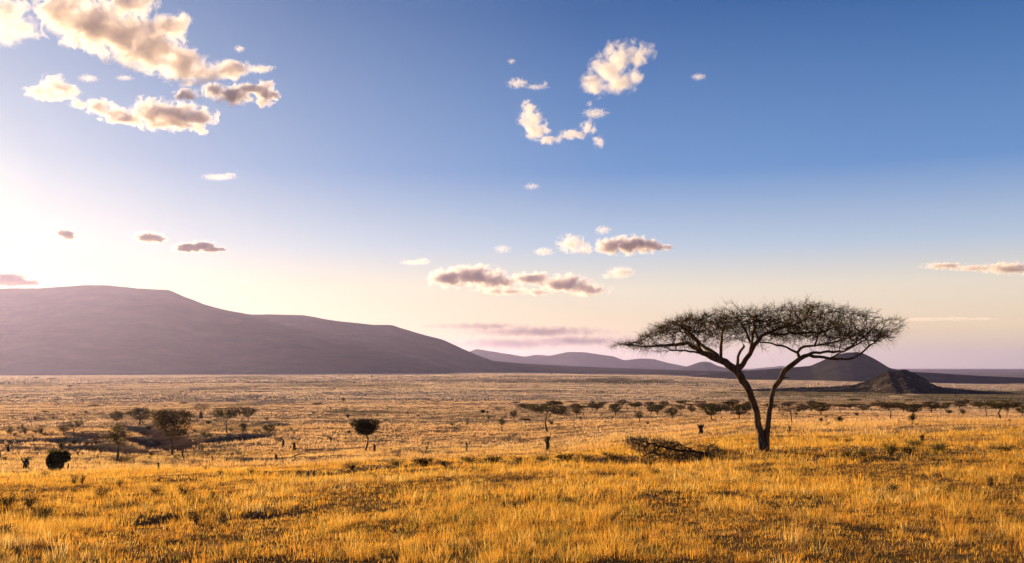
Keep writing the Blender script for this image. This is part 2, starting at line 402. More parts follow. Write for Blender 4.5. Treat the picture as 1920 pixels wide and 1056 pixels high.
def cloud(label, blobs, alt=1500., od=5.0, thick=.8, amp=2.9, col=(.965, .92, .88), soft=.8, puff=1.0):
    """blobs: photo px (cx, cy, rx, ry); the cloud hangs at altitude alt"""
    b = np.array(blobs, float)
    cy = np.average(b[:, 1], weights=b[:, 2] * b[:, 3]); cx = np.average(b[:, 0], weights=b[:, 2] * b[:, 3])
    D = alt * F / (HOR - cy); s = D / F
    V, Fc = [], []; n = 0; bl = []
    rng = np.random.default_rng(abs(int(cx * 7 + cy)))
    med = float(np.median(np.minimum(b[:, 2], b[:, 3]))) * s
    for (x, y, rx, ry) in b:
        c = np.array([x - cx, rng.uniform(-.25, .25) * min(rx, ry * 2.2), -(y - cy)]) * s
        r = np.array([rx * 1.18, min(rx, ry * 2.2) * thick, ry * 1.18]) * s
        bl.append((tuple(c), tuple(r)))
        V.append(ICO[0] * r * 1.22 + c); Fc.append(ICO[1] + n); n += len(ICO[0])
    o = link_mesh('cloud', np.concatenate(V), [np.concatenate(Fc)], cloud_material(od * (1.0 if len(b) > 2 else .55) / (2 * med), med * (1.0 if len(b) > 2 else .6), bl, amp if len(b) > 2 else 3.4, col, soft), smooth=True)
    o.location = ((cx - 960) * s, D, (HOR - cy) * s)
    rm = o.modifiers.new('remesh', 'REMESH'); rm.mode = 'VOXEL'; ext = float(np.ptp(b[:, 0]) + 2 * b[:, 2].max()) * s
    rm.voxel_size = max(med / 6., ext / 120.)
    tag(o, label, 'cloud', 'evening clouds in the sky', kind='thing')
    return o
cloud('largest cream and grey cloud bank, high at the top left', [(115, 22, 48, 40), (165, 38, 62, 46), (225, 62, 60, 44), (285, 92, 58, 42), (335, 118, 48, 32), (390, 134, 52, 19),
      (440, 128, 32, 16), (318, 48, 32, 24), (342, 42, 16, 17), (250, 12, 48, 22)], od=6.5)
cloud('bright cloud cut by the top left corner of the sky', [(5, 30, 40, 50), (45, 50, 28, 22), (-50, 20, 60, 60), (22, 74, 26, 10)], od=3)
cloud('small bright three humped cloud under the largest cloud bank', [(75, 172, 26, 11), (103, 162, 24, 20), (130, 172, 22, 12), (98, 180, 44, 8)], od=3)
cloud('long ragged bright cloud with a brown shaded right half', [(152, 197, 20, 8), (185, 200, 24, 14), (212, 214, 26, 15), (245, 224, 28, 12), (285, 212, 38, 26), (325, 215, 46, 24), (368, 218, 34, 18), (370, 240, 16, 14), (310, 234, 60, 8)], od=5)
cloud('slate grey torn cloud with a bright right tip', [(350, 178, 22, 10), (398, 168, 20, 14), (436, 178, 34, 16), (468, 166, 26, 10), (498, 176, 22, 22)], od=8, col=(.86, .83, .84))
cloud('tiny white cloud dot right of the largest cloud bank', [(449, 92, 9, 6)], od=2)
cloud('small white wisp at the tail of the largest cloud bank', [(488, 129, 20, 7), (505, 126, 12, 3)], od=2)
cloud('faint small wisp left under the largest cloud bank', [(165, 147, 18, 7)], od=1.2)
cloud('faintest small wisp under the middle of the largest cloud bank', [(233, 146, 16, 5)], od=1.0)
cloud('pale thin flat cloud alone over the mountain, above the dark trio', [(410, 332, 30, 6), (430, 328, 14, 4)], od=1.5)
cloud('leftmost of three small dark clouds over the mountain', [(118, 437, 15, 9), (131, 443, 13, 9)], od=22)
cloud('middle one of three small dark clouds over the mountain', [(276, 445, 22, 9), (293, 447, 16, 8)], od=22)
cloud('longest of three small dark clouds over the mountain', [(355, 464, 28, 8), (378, 461, 22, 8), (398, 468, 22, 5)], od=22)
cloud('orange brown cloud touching the mountain crest at the left edge', [(5, 524, 44, 13), (45, 531, 26, 7), (-30, 524, 40, 14)], od=14, col=(.90, .80, .72))
cloud('fluffy cream cloud shaped like a leaning mitten, upper middle', [(1116, 155, 26, 24), (1140, 128, 30, 30), (1160, 108, 28, 32), (1190, 100, 22, 22), (1212, 95, 16, 18), (1165, 155, 30, 20), (1192, 145, 16, 14)], od=3)
cloud('bright curved cloud like a comma, below the mitten cloud', [(992, 202, 14, 13), (996, 222, 22, 20), (1005, 244, 24, 15), (1028, 262, 22, 9)], od=3)
cloud('torn pale wisp right of the comma cloud', [(1075, 252, 26, 9), (1103, 238, 15, 13), (1122, 266, 10, 14)], od=1.8)
cloud('small pale wisp above the torn one', [(1116, 212, 22, 9), (1105, 195, 6, 6)], od=1.5)
cloud('small peach cloud left of the mitten cloud', [(970, 157, 18, 9)], od=2)
cloud('thin wisp between the small peach cloud and the mitten cloud', [(1005, 164, 20, 5), (1022, 158, 6, 6)], od=1.2)
cloud('tiny cloud speck above the small peach cloud', [(959, 115, 7, 5)], od=1.5)
cloud('tiny lone cloud right of the mitten cloud', [(1310, 144, 13, 6)], od=1.5)
cloud('round peach puff left of the flat dark grey cloud', [(1072, 458, 26, 16), (1096, 468, 18, 10)], od=4)
cloud('flat dark grey cloud with a lit rim right of a paler puff', [(1143, 462, 26, 15), (1180, 460, 42, 16), (1220, 462, 28, 11), (1245, 463, 14, 6)], od=7, col=(.92, .87, .87))
cloud('long layered grey cloud over the far range', [(842, 522, 36, 17), (890, 518, 50, 18), (930, 528, 42, 14), (1000, 523, 44, 12), (1060, 532, 42, 16), (1100, 543, 38, 11), (945, 546, 56, 7), (1010, 548, 32, 6)], od=6, col=(.92, .87, .86))
cloud('small two part cloud right of the long layered one', [(1138, 518, 10, 5), (1165, 511, 24, 10)], od=3)
cloud('small flat peach cloud left above the long layered one', [(775, 492, 22, 5), (792, 490, 14, 6)], od=2)
cloud('tiny peach cloud left of the round peach puff', [(1020, 472, 17, 7)], od=2.5)
cloud('tiny peach cloud above the round peach puff', [(1130, 432, 14, 8)], od=2)
cloud('faint tiny cloud between the far layered cloud and the blue', [(942, 467, 16, 8)], od=1.0)
cloud('faint speck of cloud in the middle of the blue sky', [(997, 350, 14, 6)], od=1.0)
cloud('long pinkish cloud strip at the right edge of the sky', [(1768, 499, 38, 7), (1830, 503, 46, 6), (1895, 503, 52, 11)], od=3)
cloud('thin grey streak of cloud over the pyramid shaped hill', [(1730, 599, 46, 3.5), (1790, 598, 46, 3), (1840, 598, 30, 2.5)], od=1.2)
cloud('broad faint mauve veil of cloud low over the far range', [(900, 612, 120, 8), (1010, 622, 150, 12), (1080, 640, 130, 12), (960, 645, 130, 12)], od=3.6, col=(.36, .30, .36), amp=1.6, soft=1.2)
# ------------------------------------------------------------------ vegetation materials
def blade_material(name, trans=.55, attr='tone'):
    m, nt, out = new_mat(name)
    a = nt.nodes.new('ShaderNodeAttribute'); a.attribute_name = attr
    d = nt.nodes.new('ShaderNodeBsdfDiffuse'); t = nt.nodes.new('ShaderNodeBsdfTranslucent'); x = nt.nodes.new('ShaderNodeMixShader')
    nt.links.new(a.outputs['Color'], d.inputs['Color']); nt.links.new(a.outputs['Color'], t.inputs['Color'])
    x.inputs[0].default_value = trans
    nt.links.new(d.outputs[0], x.inputs[1]); nt.links.new(t.outputs[0], x.inputs[2]); nt.links.new(x.outputs[0], out.inputs['Surface'])
    return m
def leaf_material(name, c1, c2, trans=.35):
    m, nt, out = new_mat(name)
    geo = nt.nodes.new('ShaderNodeNewGeometry')
    c = ramp(nt, geo.outputs['Random Per Island'], [(0, c1), (1, c2)])
    d = nt.nodes.new('ShaderNodeBsdfDiffuse'); t = nt.nodes.new('ShaderNodeBsdfTranslucent'); x = nt.nodes.new('ShaderNodeMixShader')
    nt.links.new(c, d.inputs['Color']); nt.links.new(c, t.inputs['Color']); x.inputs[0].default_value = trans
    nt.links.new(d.outputs[0], x.inputs[1]); nt.links.new(t.outputs[0], x.inputs[2]); nt.links.new(x.outputs[0], out.inputs['Surface'])
    return m
def bark_material(name, c1, c2, c3, s=6.0):
    m, nt, out = new_mat(name)
    tc = nt.nodes.new('ShaderNodeTexCoord'); mp = nt.nodes.new('ShaderNodeMapping'); mp.inputs['Scale'].default_value = (1, 1, .3)
    nt.links.new(tc.outputs['Object'], mp.inputs['Vector']); P = mp.outputs[0]
    n = noise(nt, P, s, 6, .7, .6)
    c = ramp(nt, n, [(.35, c1), (.5, c2), (.68, c3)])
    p = nt.nodes.new('ShaderNodeBsdfPrincipled'); nt.links.new(c, p.inputs['Base Color']); p.inputs['Roughness'].default_value = .85
    p.inputs['Specular IOR Level'].default_value = .2
    b = nt.nodes.new('ShaderNodeBump'); b.inputs['Strength'].default_value = .8; b.inputs['Distance'].default_value = .05
    nt.links.new(noise(nt, P, s * 2.2, 5, .75, .4), b.inputs['Height']); nt.links.new(b.outputs[0], p.inputs['Normal'])
    nt.links.new(p.outputs[0], out.inputs['Surface'])
    return m
M_bark = bark_material('acacia_bark', (.035, .021, .012), (.085, .05, .026), (.24, .15, .06), 5)
M_bark2 = bark_material('grey_bark', (.04, .03, .02), (.09, .065, .04), (.17, .12, .075), 4)
M_dead = bark_material('dead_wood', (.018, .013, .010), (.04, .028, .02), (.085, .06, .04), 5)
M_twig = leaf_material('acacia_twigs', (.022, .013, .007), (.06, .034, .014), .1)
M_bleaf = leaf_material('acacia_dry_leaves', (.06, .042, .012), (.16, .10, .028), .45)
M_leaf_olive = leaf_material('olive_leaves', (.04, .036, .013), (.11, .085, .03), .4)
M_leaf_brown = leaf_material('brown_leaves', (.055, .036, .017), (.135, .085, .038), .4)
M_leaf_dark = leaf_material('dark_leaves', (.018, .017, .007), (.05, .042, .016), .3)
M_leaf_gold = leaf_material('yellow_green_leaves', (.10, .085, .014), (.22, .17, .035), .45)
M_leaf_red = leaf_material('reddish_leaves', (.07, .035, .026), (.14, .075, .05), .3)

# ------------------------------------------------------------------ branch meshes
class MB:
    def __init__(s): s.v = []; s.t = []; s.q = []; s.n = 0
    def add(s, v, t=None, q=None):
        v = np.asarray(v, float)
        if t is not None and len(t): s.t.append(np.asarray(t) + s.n)
        if q is not None and len(q): s.q.append(np.asarray(q) + s.n)
        s.v.append(v); s.n += len(v)
    def sweep(s, pts, rad, sides=6, knob=0.0):
        pts = np.asarray(pts, float); rad = np.asarray(rad, float); n = len(pts)
        if n < 2: return
        T = np.gradient(pts, axis=0); T /= np.linalg.norm(T, axis=1)[:, None] + 1e-9
        ref = np.array([0.13, 0.9, 0.2]); 
        A = np.cross(T, ref); bad = np.linalg.norm(A, axis=1) < .2
        A[bad] = np.cross(T[bad], np.array([1., 0, 0])); A /= np.linalg.norm(A, axis=1)[:, None]
        B = np.cross(T, A)
        ph = np.linspace(0, 2 * np.pi, sides, endpoint=False)
        rr = rad[:, None] * (1 + knob * RNG.uniform(-1, 1, (n, sides)))
        V = pts[:, None, :] + (np.cos(ph)[None, :, None] * A[:, None, :] + np.sin(ph)[None, :, None] * B[:, None, :]) * rr[:, :, None]
        i = np.arange(n - 1)[:, None] * sides; j = np.arange(sides)[None, :]; j2 = (j + 1) % sides
        q = np.stack([i + j, i + j2, i + sides + j2, i + sides + j], -1).reshape(-1, 4)
        V = np.concatenate([V.reshape(-1, 3), pts[-1:] + T[-1:] * rad[-1]])
        e = (n - 1) * sides
        t = np.stack([e + np.arange(sides), e + (np.arange(sides) + 1) % sides, np.full(sides, n * sides)], -1)
        s.add(V, t, q)
    def leaves(s, P, size, rng=RNG, aspect=.5):
        n = len(P)
        if not n: return
        a = rng.normal(size=(n, 3)); a /= np.linalg.norm(a, axis=1)[:, None]
        b = rng.normal(size=(n, 3)); b = np.cross(a, b); b /= np.linalg.norm(b, axis=1)[:, None]
        L = (size * rng.uniform(.6, 1.4, n))[:, None]
        V = np.stack([P - a * L * .5, P + b * L * aspect * .5, P + a * L * .5, P - b * L * aspect * .5], 1).reshape(-1, 3)
        s.add(V, None, np.arange(4 * n).reshape(-1, 4))
    def ribbons(s, P0, D, L, w, curl=.35, rng=RNG):
        """thin twigs: three-sided slivers from P0 along D with a bend"""
        n = len(P0)
        if not n: return
        side = np.cross(D, rng.normal(size=(n, 3))); side /= np.linalg.norm(side, axis=1)[:, None] + 1e-9
        oth = np.cross(D, side)
        bend = rng.normal(size=(n, 3)) * curl
        L = np.asarray(L).reshape(-1, 1); w = np.asarray(w).reshape(-1, 1) if np.ndim(w) else w
        p1 = P0 + D * L * .5 + bend * L * .12; p2 = P0 + D * L + bend * L * .45
        V = np.stack([P0 + side * w, P0 + oth * w * .9, P0 - side * w, p1 + side * w * .8, p1 + oth * w * .7, p1 - side * w * .8, p2], 1).reshape(-1, 3)
        k = np.arange(n)[:, None] * 7
        q = np.concatenate([k + np.array([[0, 1, 4, 3]]), k + np.array([[1, 2, 5, 4]]), k + np.array([[2, 0, 3, 5]])])
        t = np.concatenate([k + np.array([[3, 4, 6]]), k + np.array([[4, 5, 6]]), k + np.array([[5, 3, 6]])])
        s.add(V, t, q)
    def build(s, name, mat, parent=None, smooth=True):
        V = np.concatenate(s.v); fs = []
        if s.q: fs.append(np.concatenate(s.q))
        if s.t: fs.append(np.concatenate(s.t))
        return link_mesh(name, V, fs, mat, parent, smooth)

def colonize(pos, par, att, step, di, dk, iters=120, wob=.25, rng=RNG, grow_from=0, up=0.0):
    """space colonisation: nodes pos/par (lists) grow towards the attractors"""
    pos = [np.array(p, float) for p in pos]; par = list(par)
    att = np.array(att, float)
    P = np.array(pos)
    d = np.full(len(att), 1e9); nn = np.zeros(len(att), int)
    for k in range(grow_from, len(P)):
        dd = np.linalg.norm(att - P[k], axis=1); m = dd < d; d[m] = dd[m]; nn[m] = k
    seen = set()
    for it in range(iters):
        act = d < di
        if not act.any():
            if len(att) == 0: break
            act = d < d.min() + step * 2
        ks = np.unique(nn[act]); new = []
        for k in ks:
            m = act & (nn == k)
            v = att[m] - pos[k]; v = (v / (np.linalg.norm(v, axis=1)[:, None] + 1e-9)).sum(0)
            nv = np.linalg.norm(v)
            v = v / (nv + 1e-9) + rng.normal(size=3) * wob; v[2] += up; v /= np.linalg.norm(v) + 1e-9
            p = pos[k] + v * step
            key = (k, tuple(np.round(p / (step * .5)).astype(int)))
            if key in seen: continue
            seen.add(key); new.append((p, k))
        if not new: break
        b0 = len(pos)
        for p, k in new: pos.append(p); par.append(k)
        NP = np.array([p for p, _ in new])
        for c in range(0, len(NP), 64):
            D = np.linalg.norm(att[:, None, :] - NP[None, c:c + 64, :], axis=2)
            j = D.argmin(1); dm = D[np.arange(len(att)), j]; m = dm < d
            d[m] = dm[m]; nn[m] = b0 + c + j[m]
        keep = d > dk
        att = att[keep]; d = d[keep]; nn = nn[keep]
        if len(att) == 0 or len(pos) > 14000: break
    return np.array(pos), np.array(par)

def radii(par, tip, exp=2.3, fixed=None):
    n = len(par); acc = np.zeros(n); ch = [[] for _ in range(n)]
    for i in range(n - 1, -1, -1):
        acc[i] = max(acc[i], tip ** exp) if acc[i] == 0 else acc[i]
        if par[i] >= 0: acc[par[i]] += acc[i]; ch[par[i]].append(i)
    r = acc ** (1 / exp)
    if fixed is not None:
        m = fixed > 0; r[m] = fixed[m]
    return r, ch

def chains(par, r, ch):
    """paths that follow the thickest child; each starts at its parent node"""
    out = []; stack = [(i, -1) for i in range(len(par)) if par[i] < 0]
    while stack:
        i, p = stack.pop(); path = [p, i] if p >= 0 else [i]
        while ch[i]:
            c = sorted(ch[i], key=lambda k: -r[k])
            for k in c[1:]: stack.append((k, i))
            i = c[0]; path.append(i)
        out.append(path)
    return out
def smooth_nodes(pos, par, fixed_n=0, n=2):
    ch = [[] for _ in par]
    for i, p in enumerate(par):
        if p >= 0: ch[p].append(i)
    for _ in range(n):
        q = pos.copy()
        for i in range(fixed_n, len(par)):
            if par[i] >= 0 and len(ch[i]) == 1: q[i] = (pos[i] * 2 + pos[par[i]] + pos[ch[i][0]]) / 4
        pos = q
    return pos

# ------------------------------------------------------------------ the big acacia
def big_acacia():
    base = hit(1434, 846); s = base.y / F; rng = np.random.default_rng(5)
    def P(px, py, d=0.0): return np.array([(px - 1434) * s, d, (846 - py) * s])
    limbs = [   # (px, py, depth m, radius px) chains; first point joins the nearest node already there
      [(1431, 852, 0, 10.5), (1430, 842, 0, 9), (1427, 822, 0, 7.6), (1424, 800, .05, 7.2), (1421, 780, .05, 6.8), (1413, 755, 0, 7), (1402, 728, -.1, 7.4), (1389, 706, -.1, 8.6), (1381, 696, -.1, 8.8), (1369, 685, 0, 8), (1343, 673, .1, 6.6), (1318, 662, .2, 5.6), (1300, 649, .2, 4.6), (1291, 642, .3, 4.0), (1275, 645, .4, 3.2), (1241, 648, .5, 2.4), (1215, 650, .4, 1.8), (1181, 647, .3, 1.3), (1158, 645, .2, .8)],
      [(1437, 852, .05, 9), (1437, 842, .05, 7.2), (1437, 812, .1, 6.8), (1440, 792, .1, 6.0), (1444, 764, .1, 5.2), (1451, 736, .2, 5), (1459, 718, .2, 5.4), (1474, 698, .2, 5.6), (1491, 683, .2, 5.4), (1501, 673, .2, 5.0), (1519, 669, .1, 4.0), (1536, 670, 0, 3.2), (1553, 672, -.3, 2.8), (1584, 675, -.6, 2.4), (1604, 667, -.6, 2.1), (1625, 649, -.5, 1.7), (1636, 643, -.4, 1.2), (1650, 628, -.3, .8)],
      [(1357, 677, 0, 5), (1344, 663, .5, 4), (1331, 652, .9, 3.2), (1317, 642, 1.3, 2.5), (1300, 625, 1.8, 1.8)],
      [(1350, 672, .1, 4), (1349, 655, -.4, 3.2), (1346.5, 638, -.8, 2.8), (1347, 622, -1.2, 2.2), (1352, 606, -1.6, 1.6)],
      [(1383, 697, 0, 5.2), (1381, 683, -.3, 3.2), (1379, 668, -.5, 2.9), (1385, 660, -.6, 2.6), (1391, 652, -.6, 2.4)],
      [(1385, 700, -.1, 7), (1392, 684, -.1, 5.6), (1403, 666, -.2, 5), (1408, 651, -.2, 4.6), (1420, 640, -.4, 4.2), (1434, 626, -.6, 3.4), (1456, 616, -.8, 2.6), (1482, 611, -1.0, 1.8), (1500, 600, -1.2, 1.2)],
      [(1408, 652, -.2, 4), (1406, 640, 0, 2.8), (1404, 624, .5, 2.4), (1398, 606, 1.0, 1.8), (1390, 592, 1.5, 1.2)],
      [(1438, 625, -.6, 3), (1460, 628, .2, 2.8), (1477, 627, .6, 2.6), (1511, 623, .9, 2.4), (1553, 623, 1.2, 1.8), (1580, 612, 1.4, 1.2)],
      [(1420, 640, -.4, 3), (1425, 620, 1.2, 2.4), (1432, 600, 2.4, 1.8), (1440, 588, 3.4, 1.2)],
      [(1501, 673, .2, 4), (1498, 662, .3, 3.2), (1502, 654, .2, 2.8), (1526, 648, -.2, 2.4), (1527, 632, -.6, 1.8), (1530, 618, -1.0, 1.3)],
      [(1498, 662, .3, 3), (1488, 656, .6, 2.3), (1473, 647, 1.0, 2.1), (1451, 641, 1.5, 1.7), (1430, 640, 1.9, 1.2)],
      [(1506, 667, .2, 4), (1528, 662, .6, 3.0), (1562, 660, 1.0, 2.7), (1596, 659, 1.3, 2.4), (1621, 642, 1.4, 1.8), (1640, 624, 1.2, 1.3), (1656, 607, .8, .7)],
      [(1526, 649, -.2, 2), (1545, 645, -1.2, 1.8), (1570, 635, -2.2, 1.4), (1590, 620, -2.8, 1.)],
      [(1324, 665, .2, 4), (1306, 662, -.4, 2.3), (1280, 659, -.8, 2.0), (1253, 659.5, -1.0, 1.7)],
      [(1318, 662, .2, 4), (1300, 640, -1.0, 2.6), (1275, 622, -2.2, 2.0), (1255, 612, -2.8, 1.2)],
      [(1402, 668, -.2, 4), (1398, 640, -1.6, 2.8), (1392, 615, -2.8, 2.0), (1385, 600, -3.6, 1.2)],
      [(1343, 673, .1, 5), (1325, 645, 1.8, 2.8), (1310, 618, 3.0, 2.0), (1300, 600, 3.6, 1.2)],
      [(1456, 722, .2, 2.6), (1462, 714, .0, 1.9), (1473, 708, -.1, 1.4), (1480, 709, -.15, .9)],
      [(1553, 672, -.3, 2), (1562, 664, -.9, 1.7), (1576, 657, -1.4, 1.5), (1600, 640, -2.0, 1.1)]]
    pos, par, fr = [], [], []
    ring = 1.2
    for li, L in enumerate(limbs):
        L = np.array(L, float); prev = -1
        w = np.array([P(a, b, c) for a, b, c, r in L]); rad = L[:, 3] * s * .9
        if li >= 2:
            dd = [np.linalg.norm(p - w[0]) for p in pos]; prev = int(np.argmin(dd)); w = w[1:]; rad = rad[1:]
            w = np.concatenate([[pos[prev]], w]); rad = np.concatenate([[min(fr[prev] * .8, rad[0] * 1.15)], rad])
        for k in range(len(w)):
            if k == 0:
                if li >= 2: continue
                pos.append(w[0]); par.append(-1); fr.append(rad[0]); prev = len(pos) - 1; continue
            a, b = w[k - 1], w[k]; m = max(1, int(np.linalg.norm(b - a) / .26))
            for q in range(1, m + 1):
                t = q / m; p = a + (b - a) * t
                if q < m or True: p = p + rng.normal(size=3) * min(.035, rad[k] * .5) * (0 if k < 2 else 1)
                pos.append(p); par.append(prev); fr.append(rad[k - 1] + (rad[k] - rad[k - 1]) * t); prev = len(pos) - 1
    n0 = len(pos)
    top = np.array([(1150, 640), (1165, 634), (1180, 630), (1210, 616), (1230, 602), (1255, 590), (1285, 580), (1305, 567), (1350, 563), (1400, 569), (1430, 564), (1480, 558), (1530, 565), (1555, 574), (1580, 571), (1597, 580), (1604, 598), (1614, 612), (1636, 607), (1650, 600), (1664, 592)], float)
    bot = np.array([(1150, 652), (1180, 659), (1215, 661), (1240, 660), (1290, 656), (1320, 652), (1350, 645), (1380, 652), (1400, 640), (1430, 634), (1460, 645), (1490, 645), (1520, 650), (1560, 656), (1600, 656), (1640, 640), (1652, 626), (1664, 597)], float)
    att = []
    cx, hw = 1416., 268.
    while len(att) < 8200:
        px = rng.uniform(1150, 1665); t = np.interp(px, top[:, 0], top[:, 1]); b = np.interp(px, bot[:, 0], bot[:, 1])
        f = rng.beta(1.15, 1.5); py = t + 8 + (b - t - 8) * f
        half = math.sqrt(max(0, 1 - ((px - cx) / hw) ** 2)) * 6.2 + .35
        d = rng.uniform(-1, 1) * half
        # dome: away from the middle the top of the crown comes down
        py = py + (abs(d) / 6.5) ** 2 * 16
        if py > b + 4: continue
        # uneven plates: thin out some of the volume
        g = fbm(np.array([px / 62. + d * .35]), np.array([py / 12. + d * .2]), 77, 3)[0]
        if g < -.04 + .2 * (f > .8): continue
        att.append(P(px, py, d))
    pos, par = colonize(pos, par, att, .19, 3.0, .30, 180, .32, rng, grow_from=40, up=.03)
    fixed = np.zeros(len(pos)); fixed[:n0] = fr
    pos = smooth_nodes(pos, par, n0, 1)
    r, ch = radii(par, .0095, 2.2, fixed)
    for i in range(n0, len(par)):                                   # children never thicker than their limb
        r[i] = min(r[i], r[par[i]] * .92)
    root = empty('acacia_tree', base)
    tag(root, 'large flat topped umbrella acacia with forked trunk and bare dark twigs', 'tree')
    tr, cr = MB(), MB()
    for path in chains(par, r, ch):
        p = pos[path]; rr = r[path].copy()
        if len(path) > 1: rr[0] = min(rr[0], rr[1] * 1.25)
        thick = rr > .022
        k = int(thick.sum()) if thick[0] or (len(thick) > 1 and thick[1]) else 0
        if k >= 2:
            tr.sweep(p[:k + 1], rr[:k + 1], 11 if rr[1] > .1 else 6, .07 if rr[1] > .05 else .03)
            if k < len(path): cr.sweep(p[k - 1:], rr[k - 1:], 4)
        else: cr.sweep(p, rr, 4)
    tr.build('trunk', M_bark, root)
    # twigs on the fine branches
    fine = np.array([i for i in range(n0, len(par)) if r[i] < .02])
    tips = np.array([i for i in fine if not ch[i]])
    def twigs(idx, per, lmin, lmax, w, drop=False):
        idx = np.repeat(idx, per); d0 = pos[idx] - pos[par[idx]]; d0 /= np.linalg.norm(d0, axis=1)[:, None] + 1e-9
        D = d0 * .7 + rng.normal(size=d0.shape) * .55; D[:, 2] += -.8 if drop else .08
        out = pos[idx].copy(); out[:, 2] = 0; out[:, 0] -= 0; out /= np.linalg.norm(out, axis=1)[:, None] + 1e-9
        D += out * .35
        D[:, 0] += np.where(pos[idx][:, 0] > 3.2, .10, 0); D[:, 2] += np.where((pos[idx][:, 0] > 3.2) & (not drop), .3, 0)
        D /= np.linalg.norm(D, axis=1)[:, None]
        L = rng.uniform(lmin, lmax, len(idx)); P0 = pos[idx]
        cr.ribbons(P0, D, L, w, .5, rng)
        # secondary twiglets
        t = rng.uniform(.3, .9, len(idx))[:, None]; P1 = P0 + D * L[:, None] * t
        D2 = D + rng.normal(size=D.shape) * .7; D2 /= np.linalg.norm(D2, axis=1)[:, None]
        cr.ribbons(P1, D2, L * .55, w * .75, .5, rng)
        return P1, D
    twigs(fine, 2, .18, .45, .006)
    twigs(tips, 4, .25, .62, .006)
    low = np.array([i for i in tips if pos[i][2] < np.interp(pos[i][0] / s + 1434, bot[:, 0], (846 - bot[:, 1]) * s) + .5])
    if len(low): twigs(low, 1, .4, 1.0, .0042, True)
    P1, _ = twigs(rng.choice(fine, 1500), 1, .15, .4, .0045)
    cr.build('crown', M_twig, root)
    lf = MB()                                                       # small leaves sit in flat pads on the fine branches
    dn = fbm(pos[fine][:, 0] / 1.3, pos[fine][:, 2] / .42 + pos[fine][:, 1] * .5, 91, 3)
    pw = sstep(-.15, .4, dn) + .05; pw /= pw.sum()
    q = rng.choice(fine, 24000, p=pw)
    lf.leaves(pos[q] + rng.normal(size=(len(q), 3)) * np.array([.17, .17, .055]) + np.array([0, 0, .04]), .062, rng)
    lf.build('foliage', M_bleaf, root)
    return root
big_acacia()

